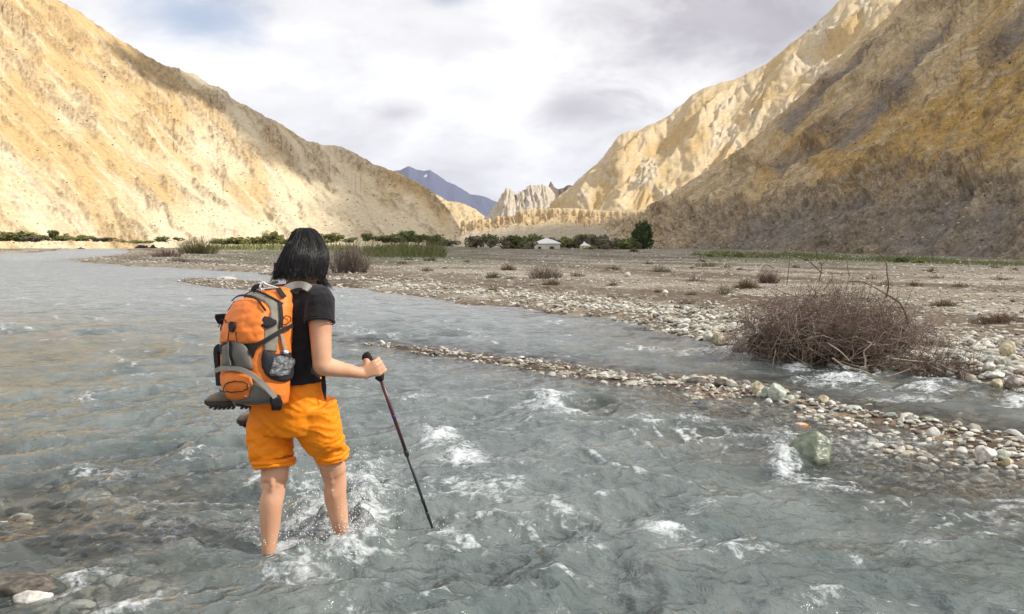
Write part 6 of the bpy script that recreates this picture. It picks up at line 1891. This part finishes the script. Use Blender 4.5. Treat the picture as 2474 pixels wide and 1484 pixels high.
PG = [(.30, .28, .19), (.36, .32, .22), (.26, .24, .17), (.40, .37, .23)]
LEAFLIB = {}
for nm, cols in (('dark', DG), ('mid', MG), ('grey', PG)):
    LEAFLIB[nm] = []
    for k in range(4):
        me, cs = leafy_mesh(500 + k * 7 + len(nm), cols)
        me.materials.append(M_leaf)
        tb = MB(); rr = np.random.default_rng(k)
        for c in cs:
            tb.tube(spline([(0, 0, -.08), c * np.array([.3, .3, .45]), c], 6), np.linspace(.05, .012, 6), 5, False)
        v, q, t = tb.arrays(); tm = mesh_data('trunk', v, q, t); tm.materials.append(M_bark)
        LEAFLIB[nm].append((me, tm))
def shrub(label, x, yb, w, h, kind, var, group=None, d=None, name='shrub', cat='shrub'):
    if d is None:
        p = G(x, yb, .25); d = min(p[1], 330)
    b = P(x, yb, d); k = d / FPX
    o = empty(name, tuple(b)); tag(o, label, cat, group)
    me, tm = LEAFLIB[kind][var % 4]
    sx, sz = w * k / 1.5, h * k / 1.08
    for nm, m in (('crown', me), ('trunk', tm)):
        c = bpy.data.objects.new(nm, m); sc.collection.objects.link(c); c.parent = o; c.scale = (sx, sx, sz); c.rotation_euler = (0, 0, var * 1.7)
    return o
_me, _cs = leafy_mesh(777, [(.10, .145, .06), (.13, .18, .075), (.085, .12, .05), (.16, .20, .08)], 2600, 34, .075, egg=True)
_me.materials.append(M_leaf); LEAFLIB['egg'] = [(_me, LEAFLIB['dark'][0][1])] * 4
shrub('dense round dark green tree right of the small white tent', 1553, 604, 66, 72, 'egg', 0, d=185, name='tree', cat='tree')
shrub('upright dark bush behind the left end of the big white tent', 1296, 600, 36, 38, 'dark', 1, d=200)
for i, (x, y, w, h, kd, lb) in enumerate([
    (1150, 597, 44, 30, 'grey', 'leftmost dark bush of the thicket left of the big tent'), (1185, 596, 40, 34, 'dark', 'bush with a pointed top in the thicket left of the big tent'), (1215, 600, 50, 28, 'grey', 'low grey bush in the thicket left of the big tent'),
    (1250, 600, 56, 34, 'dark', 'wide dark bush directly left of the upright bush by the tent'), (1275, 604, 40, 22, 'grey', 'low bush at the left corner of the big tent'),
    (1345, 598, 40, 26, 'grey', 'low bush behind the right end of the big tent'), (1375, 598, 50, 34, 'mid', 'greenish bush behind the gap between the two tents'), (1410, 598, 56, 34, 'grey', 'grey bush behind the small tent'),
    (1445, 600, 60, 36, 'grey', 'tall grey bush just right behind the small tent'), (1485, 602, 60, 30, 'grey', 'low grey bush in the hedge left of the round tree'), (1520, 604, 56, 32, 'dark', 'dark bush touching the left side of the round tree'), (1420, 607, 34, 14, 'mid', 'small green bush at the foot of the small tent'), (1465, 606, 40, 16, 'grey', 'small grey bush right of the small tent')]):
    shrub(lb, x, y, w, h, kd, i, 'bushes around the tents', d=205 - (y - 596) * 3)
for i, (x, y, w, h, kd, lb) in enumerate([
    (660, 586, 40, 36, 'mid', 'round green bush left of the head against the bright slope'), (612, 588, 46, 22, 'mid', 'low green bush left of the round bush by the head'), (570, 588, 50, 20, 'mid', 'low green bush above the feathery shrub'), (540, 588, 46, 22, 'mid', 'low green bush right of the yellow feathery bush'),
    (632, 588, 30, 24, 'mid', 'narrow green bush next to the round bush by the head'), (790, 584, 60, 28, 'mid', 'green bush just right of the top of the head'), (760, 586, 40, 20, 'mid', 'green bush half hidden by the right side of the head'), (690, 588, 40, 22, 'mid', 'green bush half hidden by the left side of the head'),
    (842, 584, 30, 16, 'mid', 'low yellow-green bush above the grey thicket'), (888, 580, 30, 24, 'dark', 'dark bush at the left end of the dark row below the shaded slope'), (915, 580, 30, 16, 'dark', 'small dark bush second in the dark row below the shaded slope'), (955, 584, 54, 26, 'dark', 'wide dark bush in the dark row below the shaded slope'),
    (985, 582, 44, 34, 'dark', 'tallest dark bush in the row below the shaded slope'), (1012, 584, 40, 24, 'dark', 'dark bush right of the tallest one in the row'), (1042, 584, 36, 26, 'dark', 'dark bush at the right end of the row below the shaded slope'), (1080, 592, 40, 20, 'grey', 'grey bush beside the tip of the terrace'), (1055, 592, 36, 14, 'grey', 'low grey bush left of the terrace tip'),
    (132, 574, 30, 26, 'dark', 'dark bush leaning at the foot of the slope on the left'), (40, 580, 80, 28, 'mid', 'wide green bush at the left edge'), (85, 582, 50, 20, 'grey', 'grey bush right of the wide green bush at the left edge'), (185, 580, 50, 18, 'mid', 'green bush right of the leaning dark bush'), (250, 582, 46, 14, 'grey', 'low grey bush at the foot of the left slope'), (150, 580, 34, 16, 'mid', 'small green bush at the foot of the leaning dark bush'), (400, 582, 40, 16, 'dark', 'small dark bush above the spit'), (330, 586, 60, 10, 'mid', 'low green strip bush at the foot of the left slope')]):
    shrub(lb, x, y + 2, w * 1.25, h * .82, kd, i + 3, 'bushes along the left foot of the valley', d=195)
for i, (x, y, w, h, kd, lb) in enumerate([(1752, 622, 26, 12, 'mid', 'small green bush in the middle of the right meadow'), (1785, 624, 20, 14, 'dark', 'small upright dark bush in the right meadow'), (2180, 636, 44, 16, 'dark', 'dark low bush at the foot of the right slope'), (2215, 638, 34, 10, 'mid', 'low green bush right of the dark low bush'), (1716, 622, 26, 10, 'mid', 'leftmost low bush of the right meadow'), (1530, 610, 20, 10, 'grey', 'small bush before the round tree')]):
    shrub(lb, x, y, w, h, kd, i + 1, 'bushes on the right meadow')

# --- grass: blades
def grass(name, poly, n, h, cols, seed, label, dmax=400):
    r = np.random.default_rng(seed)
    poly = np.array(poly, float); x0, y0 = poly.min(0); x1, y1 = poly.max(0)
    xx, yy = r.uniform(x0, x1, n * 6), r.uniform(y0, y1, n * 6)
    k = inpoly(xx, yy, poly); X, Y = G(xx[k], yy[k], .2); k = Y < dmax; X, Y = X[k][:n], Y[k][:n]
    N = len(X); Z = ground_h(X, Y)
    hh = h * r.uniform(.4, 1.2, N) * np.clip(.75 + 1.1 * noise2(X * .35, Y * .1, 3), .15, 2); a = r.uniform(0, 6.28, N); w = np.maximum(.015, Y / FPX * .9)
    b0 = np.stack([X, Y, Z - .03], 1); s = np.stack([np.cos(a) * w, np.sin(a) * w, 0 * a], 1); lean = np.stack([r.normal(.1, .4, N), r.normal(0, .3, N), np.ones(N)], 1) * hh[:, None]
    V = np.stack([b0 - s, b0 + s, b0 + lean + s * .4, b0 + lean - s * .2], 1).reshape(-1, 3)
    T = (np.array([[0, 1, 2], [0, 2, 3]])[None] + (np.arange(N) * 4)[:, None, None]).reshape(-1, 3)
    Cc = np.repeat(np.array(cols)[r.integers(0, len(cols), N)] * r.uniform(.7, 1.25, (N, 1)), 4, 0)
    o = obj(name, V, None, T, M_leaf, cols=Cc, smooth=False)
    tag(o, label, 'grass', kind='stuff'); return o
RG = [(.15, .17, .065), (.18, .195, .075), (.125, .145, .06), (.22, .215, .10)]
grass('reeds', [(870, 618), (900, 606), (960, 602), (1030, 606), (1078, 616), (1075, 626), (980, 626), (890, 624)], 2600, 1.15, RG, 1, 'patch of tall green reeds right of the grey thicket')
grass('meadow_grass', [(500, 598), (700, 597), (860, 600), (870, 607), (640, 606), (500, 604)], 2600, 1.3, MG + RG, 2, 'green grass strip along the foot of the left slope')
grass('meadow_grass', [(1660, 620), (1730, 611), (1860, 613), (2000, 620), (2200, 632), (2473, 641), (2473, 649), (2200, 640), (1900, 629), (1680, 625)], 5200, .28, RG + [(.20, .17, .08)], 3, 'green meadow strip at the foot of the right slope')

# --- scrub dotted over the left slope
def slope_scrub(name, xs, pos, n, seed, label, ymin, cols):
    r = np.random.default_rng(seed); nv, nx = pos.shape[:2]
    mb = MB(); v0, t0 = ICO[1]
    X, Yy = None, None
    for k in range(n):
        i = r.integers(0, nx); j = int(r.uniform(.02, .9) * nv); p = pos[j, i]
        cl = noise2(np.array([xs[i] / 90.0]), np.array([j / 22.0]), 5)[0]
        if r.uniform() > .25 + 1.2 * cl: continue
        s = np.linalg.norm(p) / FPX * r.uniform(.6, 1.9) ** 1.3
        v = v0 * (1 + .35 * r.normal(size=(12, 1))) * np.array([1, 1, .7]) * s + p + np.array([0, 0, s * .3])
        mb.add(v, None, t0, np.asarray(cols[r.integers(0, len(cols))]) * r.uniform(.7, 1.2))
    o = mb.build(name, M_leaf, smooth=False); tag(o, label, 'scrub', kind='stuff'); return o
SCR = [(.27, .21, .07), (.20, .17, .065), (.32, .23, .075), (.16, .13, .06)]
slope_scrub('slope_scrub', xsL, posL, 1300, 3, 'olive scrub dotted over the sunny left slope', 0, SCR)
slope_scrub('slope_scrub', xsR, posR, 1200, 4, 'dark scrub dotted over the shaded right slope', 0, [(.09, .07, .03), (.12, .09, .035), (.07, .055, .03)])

def slope_rocks(name, xs, pos, n, seed, label, v0_, v1_, cols, smax):
    r = np.random.default_rng(seed); nv, nx = pos.shape[:2]; mb = MB(); b0, t0 = ICO[1]
    for k in range(n):
        i = r.integers(0, nx); j = int((v0_ + (v1_ - v0_) * r.uniform() ** 1.6) * nv); p = pos[j, i]
        if not -40 < xs[i] < 2520: continue
        s = np.linalg.norm(p) / FPX * (.8 + (smax - .8) * r.uniform() ** 4)
        v = b0 * (1 + .3 * r.normal(size=(12, 1))) * np.array([1, 1, .75]) * s + p
        mb.add(v, None, t0, np.asarray(cols[r.integers(0, len(cols))]) * r.uniform(.75, 1.2))
    o = mb.build(name, M_stones, smooth=False); tag(o, label, 'rocks', kind='stuff'); return o
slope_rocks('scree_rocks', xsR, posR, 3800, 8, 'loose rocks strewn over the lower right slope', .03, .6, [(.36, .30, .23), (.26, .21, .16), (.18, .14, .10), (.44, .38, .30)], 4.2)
slope_rocks('scree_rocks', xsL, posL, 1500, 9, 'loose rocks strewn over the sunny left slope', .02, .8, [(.50, .40, .26), (.36, .27, .17), (.28, .21, .13)], 3.2)

# ------------------------------------------------------------------ tents
M_tent = mat_noise('white_canvas', (.76, .76, .78), (.82, .82, .84), scale=2, rough=.8, bump=.2, bscale=6, bdist=.02)
M_tcream = mat_noise('cream_canvas', (.62, .60, .47), (.70, .68, .55), scale=2, rough=.85, bump=.2, bscale=6, bdist=.02)
M_tdark = mat_noise('tent_opening', (.05, .06, .04), (.10, .10, .06), scale=3, rough=.9, bump=0)
def prism(mb, pts_bottom, pts_top):
    n = len(pts_bottom); v = np.array(list(pts_bottom) + list(pts_top)); q = [(i, (i + 1) % n, n + (i + 1) % n, n + i) for i in range(n)]
    mb.add(v, q)
def tent_big():
    d = 190.0; k = d / FPX * 1.08; b = P(1321, 605, d); b[2] = float(ground_h(np.array([b[0]]), np.array([b[1]]))[0]) - .05
    o = empty('large_tent', tuple(b)); tag(o, 'large white dining tent with peaked roof and cream walls on the far flat', 'tent')
    W, D, hw, hp = 56 * k / 2, 2.6, 13.5 * k, 24.5 * k
    base = [(-W, -D * .6, 0), (-W * .05, -D, 0), (W, -D * .8, 0), (W, D, 0), (-W, D, 0)]
    mat = M_tcream
    walls = MB(); prism(walls, base, [(x, y, hw) for x, y, _ in base]); walls.build('wall', M_tcream, o, smooth=False)
    rf = MB(); ap = np.array([(-W * .05, 0, hp)]); e = np.array([(x * 1.07, y * 1.07, hw * .98) for x, y, _ in base])
    low = e - np.array([0, 0, .16])
    mid = np.array([(x * .45 - .02, y * .45, hw + (hp - hw) * .68) for x, y, _ in base])
    v = np.concatenate([low, e, mid, ap]); q = []; 
    for i in range(5):
        j = (i + 1) % 5; q += [(i, j, 5 + j, 5 + i), (5 + i, 5 + j, 10 + j, 10 + i)]
    t = [(10 + i, 10 + (i + 1) % 5, 15) for i in range(5)]
    rf.add(v, q, t); rf.build('roof', M_tent, o, smooth=False)
    for (x, w, h) in ((-W * .62, .30, hw * .42), (W * .35, .45, hw * .45)):
        m = MB(); m.box((x, -D * .96 if x > 0 else -D * .86, h / 2), (w, .06, h / 2)); m.build('doorway', M_tdark, o, smooth=False)
    m = MB(); m.box((W * 1.02, -D * .2, hw * .45), (.05, .5, hw * .45)); m.build('doorway', M_tdark, o, smooth=False)
    aw = MB(); aw.add(np.array([(-W * 1.05, -D * .5, hw * .95), (-W * 1.28, -D * .5, hw * .90), (-W * 1.28, D * .3, hw * .90), (-W * 1.05, D * .3, hw * .95), (-W * 1.05, -D * .5, hw * .68), (-W * 1.28, -D * .5, hw * .66), (-W * 1.28, D * .3, hw * .66), (-W * 1.05, D * .3, hw * .68)]), [(0, 1, 2, 3), (0, 4, 5, 1), (1, 5, 6, 2), (2, 6, 7, 3), (3, 7, 4, 0), (4, 7, 6, 5)])
    aw.build('awning', M_tent, o, smooth=False)
    for s in (-D * .5, D * .3):
        obj('pole', *tube(np.array([(-W * 1.24, s, 0), (-W * 1.24, s, hw * .9)]), .05, 6), M_tent, o)
tent_big()
def tent_small():
    d = 186.0; k = d / FPX * 1.08; b = P(1414, 606, d); b[2] = float(ground_h(np.array([b[0]]), np.array([b[1]]))[0]) - .05
    o = empty('small_tent', tuple(b)); tag(o, 'small pointed white tent right of the large one', 'tent')
    W, D, hw, hp = 24 * k / 2, 1.1, 8.5 * k, 18 * k
    base = [(-W, -D, 0), (W, -D, 0), (W, D, 0), (-W, D, 0)]
    m = MB(); prism(m, base, [(x * .97, y, hw) for x, y, _ in base]); m.build('wall', M_tcream, o, smooth=False)
    m = MB(); pk = (-W * .28, 0, hp)
    v = np.array([(-W * 1.04, -D * 1.05, hw), (W * 1.04, -D * 1.05, hw * .92), (W * 1.04, D * 1.05, hw * .92), (-W * 1.04, D * 1.05, hw), (-W * .5, -D * .4, hw * 1.45), (W * .15, -D * .4, hw * 1.5), (W * .15, D * .4, hw * 1.5), (-W * .5, D * .4, hw * 1.45), pk])
    q = [(0, 1, 5, 4), (1, 2, 6, 5), (2, 3, 7, 6), (3, 0, 4, 7)]; t = [(4, 5, 8), (5, 6, 8), (6, 7, 8), (7, 4, 8)]
    m.add(v, q, t); m.build('roof', M_tent, o, smooth=False)
    m = MB(); m.box((W * .1, -D * 1.01, hw * .4), (.05, .04, hw * .38)); m.build('door_flap', M_tdark, o, smooth=False)
tent_small()
b = P(1383, 605, 188.0); wb = empty('white_sack', tuple(b)); tag(wb, 'tiny white sack on the ground between the two tents', 'sack')
m = MB(); m.add(*loft([np.array([(math.cos(a) * r_, math.sin(a) * r_, z) for a in np.arange(10) * .628]) for r_, z in ((.15, 0), (.24, .12), (.2, .32), (.09, .4))])); m.build('bag', M_tent, wb)
m = MB(); m.tube([(0, 0, .4), (.02, 0, .5)], [.05, .11], 8); m.build('tied_neck', M_tent, wb)
# ------------------------------------------------------------------ spray thrown up round the legs and on the wave crests
M_drop = mat_noise('water_drop', (.70, .73, .75), (.80, .83, .85), scale=40, rough=.12, bump=0, spec=.6)
def spray(name, label, spots, seed):
    r = np.random.default_rng(seed); mb = MB(); v0, t0 = ICO[1]
    for (x, y, w, h, n, up) in spots:
        for k in range(n):
            p = G(x + r.normal(0, w), y + r.normal(0, h)); z = .02 + abs(r.normal(0, up)); s = r.uniform(.0012, .0034) * (p[1] / 4.0) ** .7
            mb.add(v0 * s * np.array([1, 1, r.uniform(.8, 1.8)]) + np.array([p[0], p[1], z]), None, t0)
    o = mb.build(name, M_drop); tag(o, label, 'spray', kind='stuff'); return o
spray('water_spray', 'white water drops thrown up around the wading legs', [(690, 1310, 45, 28, 160, .05), (770, 1260, 45, 35, 380, .08), (885, 1235, 42, 45, 520, .10), (850, 1290, 30, 25, 260, .07), (830, 1340, 55, 35, 200, .05), (620, 1300, 20, 12, 60, .03)], 1)
spray('water_spray', 'drops above the small breaking waves of the river', [(1052, 1064, 25, 12, 40, .04), (1118, 1112, 25, 12, 30, .03), (1605, 1295, 25, 12, 40, .04), (1325, 985, 25, 10, 30, .04), (2030, 918, 30, 10, 50, .05), (2250, 938, 18, 8, 40, .05), (2450, 972, 18, 8, 30, .05), (1890, 1090, 16, 20, 40, .04), (1060, 1290, 16, 8, 20, .02), (1990, 1455, 25, 10, 25, .03)], 2)
# ------------------------------------------------------------------ thin mountain haze
def haze():
    m = bpy.data.materials.new('thin_haze'); m.use_nodes = True; nt = m.node_tree; nt.nodes.clear()
    out = nt.nodes.new('ShaderNodeOutputMaterial'); pv = nt.nodes.new('ShaderNodeVolumePrincipled')
    pv.inputs['Color'].default_value = (0.72, 0.80, 1.0, 1); pv.inputs['Density'].default_value = 2.6e-5; pv.inputs['Anisotropy'].default_value = 0.2
    nt.links.new(pv.outputs[0], out.inputs['Volume'])
    mb = MB(); mb.box((0, 5000, 398), (9000, 7000, 402)); o = mb.build('haze', m, smooth=False); tag(o, 'thin bluish mountain haze filling the valley', 'haze', kind='stuff')
haze()
